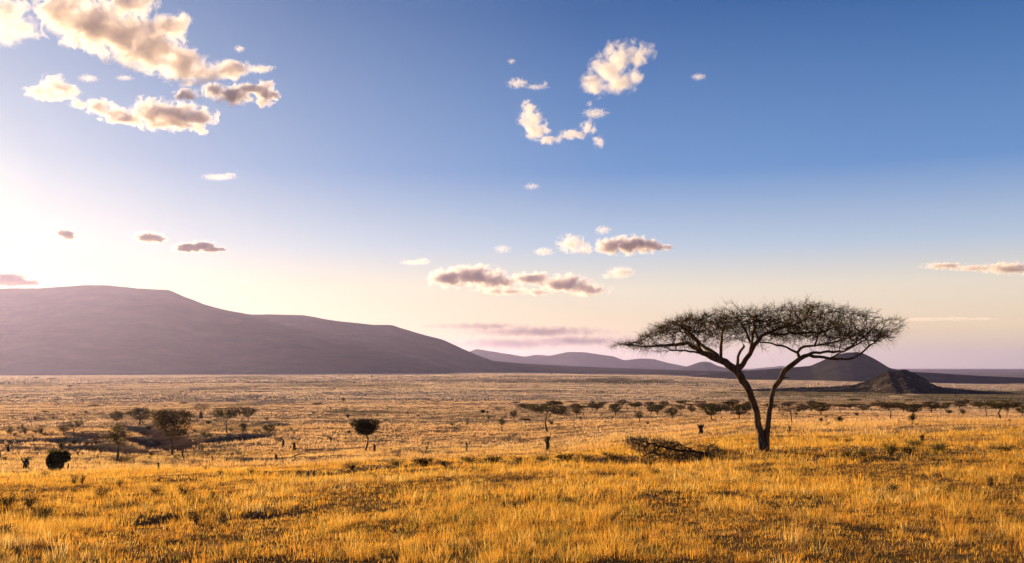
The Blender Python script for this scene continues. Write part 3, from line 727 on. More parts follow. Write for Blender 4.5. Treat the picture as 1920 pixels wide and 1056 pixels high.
# ------------------------------------------------------------------ smaller trees
def tree_mesh(kind, seed):
    """meshes of a tree about 5 m tall: (trunk MB, crown MB, width)"""
    rng = np.random.default_rng(seed); tr, cr = MB(), MB()
    spec = dict(
        umbrella=(5.0, 3.6, 4.5, 3.9, 1.3, .03, 300, 22, .19), round=(5.0, 2.6, 2.1, 1.6, 2.3, 0, 340, 22, .19),
        vase=(5.0, 3.5, 3.0, 1.5, 1.5, .1, 460, 17, .17), dense=(5.0, 3.1, 2.5, 1.8, 1.9, 0, 480, 40, .18),
        bare=(5.0, 3.2, 2.8, 1.6, 1.8, .05, 520, 3, .10), baobab=(5.0, 3.0, 2.2, 1.9, 2.0, 0, 420, 7, .12),
        layered=(5.0, 2.9, 2.3, 1.5, 2.2, 0, 460, 20, .18), slim=(5.0, 2.8, 1.3, 1.4, 2.4, 0, 260, 22, .18))[kind]
    H, cz, hw, fork, th, upb, na, lpn, ls = spec
    hw *= rng.uniform(.9, 1.1)
    lean = rng.normal() * .12
    pos = [np.array([0, 0, -.15])]; par = [-1]
    stems = 2 if kind in ('vase', 'bare') and rng.random() < .5 else 1
    for q in range(8):
        t = (q + 1) / 8; pos.append(np.array([lean * t * fork + rng.normal() * .03, rng.normal() * .03, fork * t])); par.append(len(pos) - 2)
    att = []
    if kind == 'layered':
        ell = [(0, 0, 4.2, 2.2, .55), (-1.2, .3, 3.4, 1.0, .5), (.9, -.4, 3.5, 1.4, .5), (-.2, .2, 2.8, 1.7, .45), (.8, .2, 2.2, 1.2, .4), (-.9, 0, 2.1, .9, .4)]
    elif kind == 'umbrella':
        ell = [(0, 0, 4.35, hw * .55, .5), (-hw * .45, .2, 4.1, hw * .42, .4), (hw * .45, -.3, 4.2, hw * .45, .4), (.2, hw * .4, 4.1, hw * .4, .4)]
    else:
        ell = [(0, 0, cz + .5, hw * .75, H - cz - .5)]
        for q in range(7 if kind != 'slim' else 5):
            a = rng.uniform(0, 6.28); rr = hw * rng.uniform(.45, .72)
            z = rng.uniform(cz - .1, H - .8); k = rng.uniform(.3, .42) * hw
            ell.append((math.cos(a) * rr, math.sin(a) * rr, z, k, k * .75))
    vol = np.array([e[3] ** 2 * e[4] for e in ell]); vol /= vol.sum()
    for q in range(na):
        e = ell[rng.choice(len(ell), p=vol)]; v = rng.normal(size=3); v /= np.linalg.norm(v); v *= rng.uniform(.55, 1.0)
        p = np.array([e[0] + v[0] * e[3], e[1] + v[1] * e[3], e[2] + v[2] * e[4]])
        if p[2] > fork * .8: att.append(p)
    pos, par = colonize(pos, par, att, .26, 5.5 if kind in ('vase', 'bare') else 3.2, .5, 70, .22, rng, grow_from=5 if kind in ('vase', 'bare') else 6, up=.06)
    pos = smooth_nodes(pos, par, 0, 1)
    r, ch = radii(par, .013 if kind not in ('bare', 'baobab') else .02, 2.2)
    if kind == 'baobab': r[:9] = np.linspace(.55, .38, 9)
    else: r[:9] = np.maximum(r[:9] * .9, np.linspace(.14, .09, 9)); r[0] *= 1.25
    for path in chains(par, r, ch):
        rr = r[path].copy()
        if len(path) > 1: rr[0] = min(rr[0], rr[1] * 1.2)
        tr.sweep(pos[path], rr, 6 if rr[-1] < .1 and rr[1 if len(rr) > 1 else 0] > .06 else 4)
    tips = np.array([i for i in range(9, len(par)) if len(ch[i]) == 0 or r[i] < .03])
    if kind in ('bare', 'baobab'):
        idx = np.repeat(tips, 5); D = pos[idx] - pos[par[idx]]; D /= np.linalg.norm(D, axis=1)[:, None] + 1e-9
        D = D + rng.normal(size=D.shape) * .6; D[:, 2] += .2; D /= np.linalg.norm(D, axis=1)[:, None]
        cr.ribbons(pos[idx], D, rng.uniform(.3, .7, len(idx)), .014, .4, rng)
    idx = np.repeat(tips, lpn)
    # leaf sprays are flattened and clumped: each tip has its own size
    sp = rng.uniform(.16, .34, len(pos))[idx][:, None]
    cr.leaves(pos[idx] + rng.normal(size=(len(idx), 3)) * sp * np.array([1, 1, .55]) + np.array([0, 0, .06]), ls, rng, .6)
    w = float(np.percentile(np.abs(pos[tips][:, 0]), 97)) * 2 + .5
    h = float(pos[tips][:, 2].max()) + .2
    return tr, cr, w, h
PROTO = {}
def proto(kind, var, leaf):
    key = (kind, var, leaf.name)
    if key not in PROTO:
        tr, cr, w, h = tree_mesh(kind, 100 * (1 + list('urvdbols').index(kind[0] if kind != 'baobab' else 'o')) + var)
        bk = M_bark2 if kind != 'dense' else M_dead
        a = tr.build('trunk', bk); b = cr.build('crown', leaf, smooth=False)
        jm = MB(); V = np.concatenate(tr.v + cr.v)
        PROTO[key] = [a, b, w, h, False]
    return PROTO[key]
def place_tree(kind, var, leaf, px, by, ty, wpx, label, group=None, parts=True, name=None, rot=None):
    a, b, w, h, used = proto(kind, var, leaf)
    g = hit(px, by); s = g.y / F
    sz = (by - ty) * s / h; sx = wpx * s / w
    rz = rot if rot is not None else RNG.uniform(0, 6.28)
    o = empty(name or 'tree', g - Vector((0, 0, .02)), rz, (sx, sx, sz))
    tag(o, label, 'tree', group)
    for m in (a, b):
        c = m if not used else m.copy()
        if used: C.objects.link(c)
        c.parent = o
    PROTO[(kind, var, leaf.name)][4] = True
    return o
# ------------------------------------------------------------------ grass: one mass, blades get coarser with distance
M_grass = blade_material('dry_grass', .58)
PAL = np.array([(.75, .44, .085), (.86, .59, .20), (.30, .15, .05), (.28, .22, .045), (.70, .345, .05), (.13, .072, .034)])
def grass():
    rng = np.random.default_rng(23); VV, QQ, TT, CC = [], [], [], []; nv = 0
    def band(y0, y1, dens, nb, segs, wid, hs, spread, marg, pal_far=0.0, far2=0.0, low=False):
        nonlocal nv
        xm0 = 960 / F
        area = (y1 - y0) * ((y0 + y1) * xm0 + 2 * marg); n = int(area * dens)
        y = np.sqrt(rng.uniform(y0 ** 2, y1 ** 2, n)); x = rng.uniform(-1, 1, n) * (y * xm0 + marg)
        m1 = fbm(x / 7., y / 11., 51, 3); m2 = fbm(x / 1.6, y / 2.4, 52, 3); m3 = fbm(x / 28., y / 40., 53, 3)
        dens_f = sstep(-.5, .12, m1 * .75 + m2 * 1.45 + m3 * .4 + .04)
        dd = np.full(n, 99.)
        for pts, dep, wd in DITCHES: dd = np.minimum(dd, seg_dist(x, y, pts) / wd)
        keep = (rng.random(n) < (.85 if low else .26 + .74 * dens_f)) & (dd > rng.uniform(.7, 1.9, n))
        x, y, m1, m2, m3, dens_f = [a[keep] for a in (x, y, m1, m2, m3, dens_f)]; n = len(x)
        z = ground_z(x, y) - .02
        # kind of tuft
        u = rng.random(n); pale = sstep(-.1, .5, m3 + m2 * .5); brown = sstep(.05, .6, -m1 - .35 * m2 + .1)
        kind = np.where(u < .15 + .55 * brown, np.where(rng.random(n) < .5, 2, 5), np.where(u < .62, 0, np.where(rng.random(n) < pale, 1, 4)))
        kind = np.where(rng.random(n) < .035 + .10 * sstep(.1, .6, fbm(x / 5., y / 7., 60, 2)), 3, kind)
        h = hs * (.45 + .75 * dens_f) * rng.choice([.6, .8, 1, 1.25, 2.0], n, p=[.2, .3, .25, .17, .08]) * rng.uniform(.85, 1.15, n) * np.where(kind == 2, .75, np.where(kind == 5, .55, 1))
        if low: kind = np.where(rng.random(n) < .3, 2, np.where(rng.random(n) < .6, 0, 4)); h = hs * rng.uniform(.6, 1.4, n)
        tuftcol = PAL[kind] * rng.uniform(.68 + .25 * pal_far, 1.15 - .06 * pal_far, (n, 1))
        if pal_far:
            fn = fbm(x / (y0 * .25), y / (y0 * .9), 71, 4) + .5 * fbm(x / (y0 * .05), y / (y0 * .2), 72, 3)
            pc = np.array([.62, .38, .205]) * (1 - far2) + np.array([.52, .385, .28]) * far2  # far tufts turn grey-brown too, shade on the plain worked into their colour
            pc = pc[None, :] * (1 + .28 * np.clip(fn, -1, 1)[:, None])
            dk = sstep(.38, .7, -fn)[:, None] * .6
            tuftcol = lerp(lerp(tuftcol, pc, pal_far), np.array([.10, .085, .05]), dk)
            tuftcol = lerp(tuftcol, np.array([.085, .072, .042]) * rng.uniform(.6, 1.8, (n, 1)), bushy(x, y, z)[:, None])
        # blades
        N_ = n * nb; ti = np.repeat(np.arange(n), nb)
        az = rng.uniform(0, 2 * np.pi, N_); rr = spread * np.sqrt(rng.random(N_)) * (.5 + h[ti] / hs * .6)
        lean = np.abs(rng.normal(.28, .22, N_)) * np.where(kind[ti] == 5, 1.7, 1); laz = az + rng.normal(0, .7, N_)
        bh = h[ti] * rng.uniform(.5, 1.1, N_); w_ = wid * rng.uniform(.6, 1.3, N_) * .5
        fa = rng.uniform(0, 2 * np.pi, N_)
        P0 = np.stack([x[ti] + np.cos(az) * rr, y[ti] + np.sin(az) * rr, z[ti]], -1)
        ld = np.stack([np.cos(laz) + .25, np.sin(laz) - .1, np.zeros(N_)], -1)
        sd_ = np.stack([np.cos(fa), np.sin(fa), np.zeros(N_)], -1) * w_[:, None]
        rows = []
        for k in range(segs + 1):
            t = k / segs
            c = P0 + ld * (lean * bh * (t * .45 + t * t * .75))[:, None]
            c[:, 2] += bh * (t - .18 * lean * t * t)
            if k < segs: rows += [c - sd_ * (1 - .45 * t), c + sd_ * (1 - .45 * t)]
            else: rows += [c]
        per = 2 * segs + 1
        V = np.stack(rows, 1).reshape(-1, 3); b = (np.arange(N_) * per)[:, None] + nv
        for k in range(segs - 1): QQ.append(b + np.array([[2 * k, 2 * k + 1, 2 * k + 3, 2 * k + 2]]))
        TT.append(b + np.array([[2 * segs - 2, 2 * segs - 1, 2 * segs]]))
        bc = tuftcol[ti] * rng.uniform(.8, 1.2, (N_, 1))
        CC.append(np.repeat(bc, per, 0)); VV.append(V); nv += len(V)
    band(13, 30, 16, 22, 3, .0075, .245, .14, 8)
    band(13, 30, 26, 9, 2, .009, .12, .16, 8, low=True)
    band(30, 50, 10.5, 15, 3, .011, .25, .17, 8)
    band(30, 50, 15, 8, 1, .013, .13, .2, 8, low=True)
    band(50, 85, 6, 11, 2, .02, .27, .22, 14)
    band(50, 85, 5.0, 7, 1, .03, .16, .3, 14, low=True)
    band(85, 150, 2.6, 9, 1, .042, .32, .35, 22, .4)
    band(150, 300, .8, 8, 1, .10, .34, .6, 45, .75)
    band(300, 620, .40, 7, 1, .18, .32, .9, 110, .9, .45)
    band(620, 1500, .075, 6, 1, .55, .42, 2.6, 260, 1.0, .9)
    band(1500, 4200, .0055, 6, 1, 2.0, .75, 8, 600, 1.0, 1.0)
    V = np.concatenate(VV); o = link_mesh('grass', V, [np.concatenate(QQ), np.concatenate(TT)], M_grass)
    col = o.data.attributes.new('tone', 'FLOAT_COLOR', 'POINT')
    c4 = np.ones((len(V), 4), np.float32); c4[:, :3] = np.concatenate(CC)
    col.data.foreach_set('color', c4.ravel())
    tag(o, 'tall dry golden grass covering the knoll and the plain', 'grass', kind='stuff')
    print('grass tris', sum(len(t) for t in TT) + 2 * sum(len(t) for t in QQ))
grass()
# ------------------------------------------------------------------ trees of the middle distance
OL, BR, DK, RD = M_leaf_olive, M_leaf_brown, M_leaf_dark, M_leaf_red
G1 = 'trees scattered over the left plain'; G2 = 'trees in the far row'; G3 = 'tiny acacias far out on the plain'
T = [  # kind, variant, leaf, px, base, top, width, label, group
 ('dense', 0, DK, 685, 846, 785, 52, 'black rounded tree with a bare stem, alone at the centre of the plain', None),
 ('layered', 0, BR, 322, 853, 768, 78, 'widest many layered brown green tree above the red gully', G1),
 ('slim', 0, OL, 221, 866, 797, 37, 'thin crooked tree with patchy crown at the gully edge', G1),
 ('vase', 0, OL, 425, 813, 762, 62, 'broad olive tree with a leaning second stem, standing in the open beside a rounded tree', G1),
 ('round', 0, OL, 465, 791, 762, 30, 'rounded umbrella tree just right of the broad olive tree', G1),
 ('baobab', 0, RD, 377, 786, 756, 27, 'bare reddish baobab with a stout trunk', G1),
 ('round', 1, OL, 262, 796, 764, 43, 'smooth domed acacia with a forked pale stem', G1),
 ('round', 2, BR, 219, 797, 770, 29, 'small umbrella tree beside the smooth domed acacia', G1),
 ('umbrella', 0, BR, 345, 766, 754, 18, 'small pale umbrella acacia behind the layered tree', G1),
 ('round', 1, OL, 302, 808, 782, 25, 'dark bushy tree at the left shoulder of the layered tree', G1),
 ('bare', 0, BR, 139, 823, 788, 38, 'sparse see-through tree on the gully rim', G1),
 ('slim', 1, BR, 121, 818, 798, 22, 'low grey bushy tree touching the sparse see-through tree', G1),
 ('umbrella', 1, BR, 178, 772, 759, 25, 'widest flat umbrella acacia on the left plain', G1),
 ('umbrella', 2, BR, 105, 757.5, 748.5, 17, 'double crowned small umbrella acacia on the left plain', G1),
 ('umbrella', 0, BR, 154, 758.5, 753, 9, 'tiny dark umbrella acacia right of the double crowned one', G1),
 ('umbrella', 2, BR, 84, 781, 770, 19, 'low lopsided umbrella acacia nearest on the left plain', G1),
 ('umbrella', 1, BR, 49, 750, 742, 12, 'lone small umbrella acacia near the left edge of the plain', G1),
 ('round', 0, OL, 505, 819, 795, 25, 'brown umbrella tree with a straight stem over a dark ditch', G1),
 ('bare', 1, BR, 482, 823, 804, 15, 'leafless little tree left of the brown umbrella tree', G1),
 ('round', 2, BR, 500, 790, 782.5, 9, 'tiny mushroom shaped tree behind the brown umbrella tree', G1),
 ('umbrella', 0, BR, 596, 774, 755, 22, 'lone grey umbrella tree in the middle of the plain', G1),
 ('bare', 2, BR, 645, 782, 762, 13, 'leafless sapling right of the lone grey umbrella tree', G1),
 ('slim', 2, BR, 644, 755.5, 744.5, 8, 'small upright tree far behind the leafless sapling', G1),
 ('vase', 1, OL, 1027, 810, 755, 76, 'tall vase shaped tree in front of the far tree row', G2),
 ('umbrella', 1, DK, 985, 805, 784, 24, 'small black leaning acacia below the vase shaped tree', G2),
 ('round', 0, BR, 963, 787, 769, 15, 'little round tree at the left end of the far row', G2),
 ('dense', 1, DK, 906, 780, 768, 9, 'tiny black ball shaped tree left of the far row', G2),
 ('slim', 0, DK, 914, 779, 770, 6, 'tiny dark bush tree touching the black ball shaped tree', G2),
 ('slim', 1, OL, 941, 807, 783, 13, 'narrow olive bush tree left of the black leaning acacia', G2),
 ('umbrella', 0, BR, 968, 766, 753, 16, 'small hazy umbrella tree behind the left end of the row', G2),
 ('round', 1, BR, 1081, 783, 757, 22, 'thin stemmed tree right of the vase shaped tree', G2),
 ('umbrella', 2, OL, 1093, 781, 760, 36, 'wide dark leafed tree next to the thin stemmed one', G2),
 ('round', 2, BR, 1111, 770, 752, 18, 'dome shaped tree peeping over the wide dark leafed tree', G2),
 ('umbrella', 0, BR, 1131, 771, 754, 18, 'grey umbrella tree on one straight stem in the far row', G2),
 ('round', 0, OL, 1154, 780, 755, 26, 'full rounded tree with a leaning stem in the far row', G2),
 ('umbrella', 1, OL, 1190, 776, 757, 26, 'flat crowned tree above a small grey bush tree', G2),
 ('slim', 2, BR, 1199, 792, 770, 15, 'small grey bush tree standing before the flat crowned tree', G2),
 ('round', 2, BR, 1197, 766, 753, 15, 'round hazy tree directly behind the flat crowned tree', G2),
 ('round', 1, OL, 1221, 777, 760, 20, 'low dark tree left of its broader twin', G2),
 ('round', 0, OL, 1232, 780, 757, 27, 'broad low tree with a short split stem', G2),
 ('bare', 0, BR, 1240, 766, 752, 13, 'leafless hazy tree rising behind the broad low tree', G2),
 ('round', 2, OL, 1260, 786, 763, 27, 'nearest round tree left of the ridge of crowns', G2),
 ('vase', 0, BR, 1277, 780, 758, 22, 'brown tree squeezed behind the nearest round tree', G2),
 ('umbrella', 2, OL, 1282, 767, 750, 42, 'highest wide hazy crown in the far row', G2),
 ('round', 0, BR, 1297, 777, 760, 19, 'small brown crown right of the brown squeezed tree', G2),
 ('umbrella', 1, BR, 1312, 769, 752, 26, 'flat hazy crown behind the small brown crown', G2),
 ('round', 1, OL, 1334, 787, 757, 36, 'big olive round tree in the middle of the far row', G2),
 ('round', 2, BR, 1350, 777, 757, 22, 'brown tree touching the right side of the big olive round tree', G2),
 ('umbrella', 0, DK, 1365, 770, 753, 26, 'black flat crown behind the row left of the acacia trunk', G2),
 ('round', 0, BR, 1362, 776, 760, 18, 'small tree under the black flat crown', G2),
 ('round', 1, OL, 1386, 786, 757, 33, 'large domed tree just left of the forked acacia trunk', G2),
 ('round', 2, BR, 1404, 775, 754, 24, 'hazy tree half hidden by the acacia trunk', G2),
 ('bare', 1, OL, 1484, 791, 760, 42, 'spreading tree with pale bare limbs right of the acacia trunk', G2),
 ('bare', 2, BR, 1462, 777, 756, 26, 'hazy tree seen just right of the leaning acacia stem', G2),
 ('round', 0, BR, 1506, 774, 759, 24, 'faint brown crown right of the tree with pale bare limbs', G2),
 ('round', 1, BR, 1539, 778, 755, 34, 'golden brown crown on a thin stem, first of the hazy right row', G2),
 ('round', 2, OL, 1522, 771, 757, 26, 'low faint crown between two golden brown crowns', G2),
 ('vase', 1, BR, 1576, 774, 757, 26, 'hazy tree with thin fanned stems in the right row', G2),
 ('umbrella', 1, BR, 1606, 771, 757, 34, 'wide faint crown in front of the kopje apron', G2),
 ('umbrella', 2, BR, 1635, 770, 758, 30, 'blurred low crown left of the large golden tree', G2),
 ('vase', 0, BR, 1669, 786, 752, 54, 'large golden brown tree on a slanting stem under the kopje', G2),
 ('round', 0, OL, 1694, 773, 756, 26, 'olive crown between the golden tree and the thicket', G2),
 ('round', 1, OL, 1711, 779, 757, 42, 'dense olive thicket tree below the kopje', G2),
 ('round', 2, BR, 1746, 774, 752, 40, 'golden dome tree right of the olive thicket', G2),
 ('umbrella', 0, OL, 1764, 778, 763, 28, 'dark low crown under the golden dome tree', G2),
 ('umbrella', 2, BR, 1800, 772, 758, 34, 'faint flat crown between the golden dome and the big right tree', G2),
 ('bare', 0, BR, 1850, 781, 756, 32, 'pale stemmed bare tree beside the big right tree', G2),
 ('vase', 1, OL, 1876, 786, 750, 78, 'big dark wide crowned tree near the right edge', G2),
 ('slim', 0, BR, 1888, 782, 757, 12, 'narrow tree behind the stem of the big right tree', G2),
 ('round', 0, OL, 1917, 781, 762, 24, 'dark bushy tree cut by the right edge', G2),
 ('round', 2, DK, 1779, 778, 768, 15, 'small black bush tree right of the dark low crown', G2),
]
for k, v, lf, px, by, ty, wp, lab, g in T:
    place_tree(k, v, lf, px, by, ty, wp, lab, g)

tr_ = random.Random(12)
for i in range(58):
    px = 985 + i * 16.3 + tr_.uniform(-7, 7); by = tr_.uniform(762, 771)
    if 1415 < px < 1440: continue
    k = tr_.choice(['round', 'umbrella', 'round']); v = tr_.choice([0, 1, 2])
    place_tree(k, v, tr_.choice([BR, OL, BR]), px, by, by - tr_.uniform(9, 15), tr_.uniform(18, 32), 'hazy dark crown packed into the thicket behind the far tree row', 'thicket behind the far tree row')

# far acacias: too small to show parts, one mesh each
def joined(kind, var, leaf):
    tr, cr, w, h = tree_mesh(kind, 900 + var)
    n1 = sum(len(q) for q in tr.q); n1t = sum(len(t) for t in tr.t)
    V = np.concatenate(tr.v + cr.v); off = tr.n
    q = np.concatenate(tr.q + [x + off for x in cr.q]); t = tr.t + [x + off for x in cr.t]
    mi = np.concatenate([np.zeros(n1), np.ones(len(q) - n1), np.zeros(n1t), np.ones(sum(len(x) for x in t) - n1t)])
    o = link_mesh('acacia_tree', V, [q, np.concatenate(t)], [M_bark2, leaf], face_mat=mi)
    return [o, w, h, False]
far = [joined('umbrella', 1, BR), joined('umbrella', 2, OL), joined('round', 1, BR)]
FARPX = [  # px, base, width, height
 (23, 714, 9, 5), (68, 715, 13, 8), (97, 716, 18, 7), (49, 729, 12, 5), (88, 728, 16, 6), (113, 727, 7, 6), (130, 727, 12, 5), (147, 726, 9, 7),
 (168, 724, 9, 5), (181, 723, 9, 6), (189, 726, 9, 4), (194, 731, 9, 6), (206, 725, 6, 5), (235, 713, 5, 3), (246, 732, 6, 3), (276, 725, 6, 4),
 (338, 742, 7, 6), (360, 722, 7, 4), (321, 721, 5, 3), (417, 726, 7, 4), (466, 720, 9, 5), (472, 722, 7, 4), (479, 728, 5, 4), (502, 732, 4, 4),
 (527, 711, 6, 3), (608, 710, 8, 5), (589, 710, 4, 3), (637, 709, 4, 5), (626, 703, 4, 3), (535, 725, 7, 4), (565, 722, 4, 3), (609, 724, 7, 4),
 (626, 727, 6, 4), (551, 717, 4, 3), (665, 703, 6, 4), (661, 707, 4, 3), (697, 708, 5, 4), (724, 706, 5, 3), (743, 704, 7, 5), (759, 706, 6, 5),
 (664, 720, 5, 4), (686, 728, 5, 6), (700, 728, 5, 5), (721, 727, 9, 5), (738, 732, 6, 5), (763, 733, 7, 5), (791, 712, 5, 3), (802, 708, 5, 4),
 (840, 712, 7, 4), (853, 708, 4, 3), (835, 702, 4, 3), (813, 731, 6, 5), (827, 735, 6, 5), (885, 737, 4, 5), (908, 744, 4, 5), (908, 705, 5, 3),
 (947, 708, 4, 5), (947, 719, 4, 3), (986, 708, 4, 3), (1034, 703, 4, 3), (1117, 705, 4, 4), (1011, 737, 8, 5), (1020, 732, 5, 3), (1041, 736, 8, 5),
 (1121, 722, 3, 3), (1134, 731, 3, 3), (1179, 737, 8, 6), (1208, 724, 5, 4), (1214, 723, 5, 4), (1218, 723, 4, 3), (1265, 726, 6, 4), (1260, 719, 6, 3),
 (1238, 749, 10, 7), (1155, 743, 4, 6), (979, 748, 5, 4), (603, 732, 3, 3), (580, 755, 5, 4), (535, 756, 4, 4), (531, 768, 7, 4), (1290, 714, 4, 3),
 (1323, 709, 5, 3), (1338, 712, 4, 3), (1535, 722, 6, 3), (1590, 723, 6, 3), (1610, 722, 4, 3), (1858, 737, 6, 3), (1817, 732, 5, 3)]
far_rng = random.Random(4)
for i, (px, by, wp, hp) in enumerate(FARPX):
    p = far[far_rng.choice([0, 0, 1, 1, 2])]
    g = hit(px, by); s = g.y / F
    o = p[0] if not p[3] else p[0].copy()
    if p[3]: C.objects.link(o)
    p[3] = True
    o.location = g; o.rotation_euler = (0, 0, far_rng.uniform(0, 6)); o.scale = (wp * s / p[1], wp * s / p[1], hp * s / p[2])
    tag(o, 'tiny dark acacia dotted on the far plain', 'tree', G3)

# ------------------------------------------------------------------ stumps, snags and logs
def snag(label, px, by, ty, wpx, seed, arms=2, fat=.32, top_bush=False, cat='stump', lean=0.0):
    rng = np.random.default_rng(seed); g = hit(px, by); s = g.y / F; h = (by - ty) * s; w = wpx * s
    root = empty('dead_stump', g - Vector((0, 0, .03))); tag(root, label, cat, 'dead stumps standing in the grass')
    m = MB(); n = 9; t = np.linspace(0, 1, n)
    pts = np.stack([lean * w * t ** 1.5 + rng.normal(0, .03 * w, n), rng.normal(0, .04 * w, n), t * h * (.8 if arms else 1)], -1)
    m.sweep(pts, np.interp(t, [0, .15, .7, 1], [1.25, 1, .85, .6]) * fat * w * .5, 9, .14); m.build('trunk', M_dead, root)
    for a in range(arms):
        k = rng.integers(4, 8); an = (0 if a % 2 else np.pi) + rng.normal() * .6; L = rng.uniform(.25, .5) * h
        q = np.linspace(0, 1, 6)
        p = pts[k] + np.stack([np.cos(an) * w * .45 * q ** .8, np.sin(an) * w * .25 * q, L * q ** 1.4], -1) + rng.normal(0, .02 * w, (6, 3)) * q[:, None]
        b = MB(); b.sweep(p, np.interp(q, [0, 1], [.55, .16]) * fat * w * .5, 6, .12); b.build('branch', M_dead, root)
    if top_bush:
        b = MB(); c = pts[-1]
        b.leaves(c + rng.normal(size=(420, 3)) * np.array([.24 * w, .24 * w, .10 * h]) + np.array([0, 0, .06 * h]), .05 * h, rng, .6)
        b.build('foliage', M_leaf_dark if top_bush is True else top_bush, root, smooth=False)
    return root
snag('black stump with a knotty head and two raised arms, left of the fallen tree', 1027, 846, 819, 13, 3, 2, .62, True)
snag('stout dark stump topped by a leafy mop, beyond the fallen tree', 1314, 816, 795, 14, 5, 2, .62, True)
snag('slim dead sapling with an open fork, right of the acacia trunk', 1481, 816, 794, 8, 7, 3, .3)
snag('forked black stump right of the black rounded tree', 702, 849, 830, 10, 9, 2, .5)
snag('thin dead sapling bending right, standing above the dark ditch', 798, 851, 833, 11, 11, 3, .22, lean=.25)
snag('straight post like dead trunk above the dark ditch', 875, 847, 825, 5, 13, 1, .6)
snag('small dark leaning stump, left one of a close pair', 531, 838, 821, 8, 15, 1, .6)
snag('bushy topped dark stump, right one of a close pair', 552, 845, 828, 11, 17, 1, .55, True)
snag('short black stump alone in pale grass below the gully', 297, 883, 863, 7, 19, 1, .55)
snag('crooked leaning stump on the pale slope right of the gully', 400, 866, 852, 8, 21, 1, .4, lean=-.4)
snag('small dark stump at the right foot of the layered tree', 342, 859, 846, 8, 23, 1, .6, True)
snag('thick black trunk stump with a leafy arm drooping right', 49, 882, 856, 26, 25, 1, .42, True)
snag('small pale post beside the black climber covered bush', 128, 881, 869, 5, 27, 0, .7)
snag('tiny leaning stump behind the black bush', 146, 855, 846, 8, 29, 1, .4, True)
snag('dark twin stemmed stump by the left edge', 15, 848, 832, 15, 31, 2, .3, True)
snag('black stump cut by the left edge', -1, 858, 844, 8, 33, 1, .7, True)
snag('dark pillar like stump standing in the green shrubs on the right knoll', 1729, 830, 814, 11, 35, 1, .8, True)

def log(label, pix, rpx, seed):
    g0 = hit(*pix[0]); s = g0.y / F; rng = np.random.default_rng(seed)
    root = empty('fallen_log', g0); tag(root, label, 'log')
    pts = []
    for px, py in pix: pts.append(((px - pix[0][0]) * s, rng.normal() * .15, (pix[0][1] - py) * s))
    pts = np.array(pts); t = np.linspace(0, 1, 24); k = np.linspace(0, 1, len(pts))
    p = np.stack([np.interp(t, k, pts[:, i]) for i in range(3)], -1)
    p = np.stack([np.convolve(np.pad(p[:, i], 2, mode='edge'), np.ones(5) / 5, mode='valid') for i in range(3)], -1)
    m = MB(); m.sweep(p, np.linspace(rpx, rpx * .45, 24) * s, 8, .1); m.build('trunk', M_dead, root)
    b = MB()
    b.sweep(p[0] + np.array([[0, 0, -.05], [.02, .05, .5 * 9 * s], [-.04, .1, 9 * s]]), np.array([rpx * 1.7, rpx * 1.4, rpx * .7]) * s, 8, .15); b.build('root_plate', M_dead, root)
log('snaking dead log with an upturned root end, lying on the left slope', [(516, 861), (524, 859), (533, 863), (545, 859), (556, 853), (565, 851.5), (575, 852)], 1.7, 2)

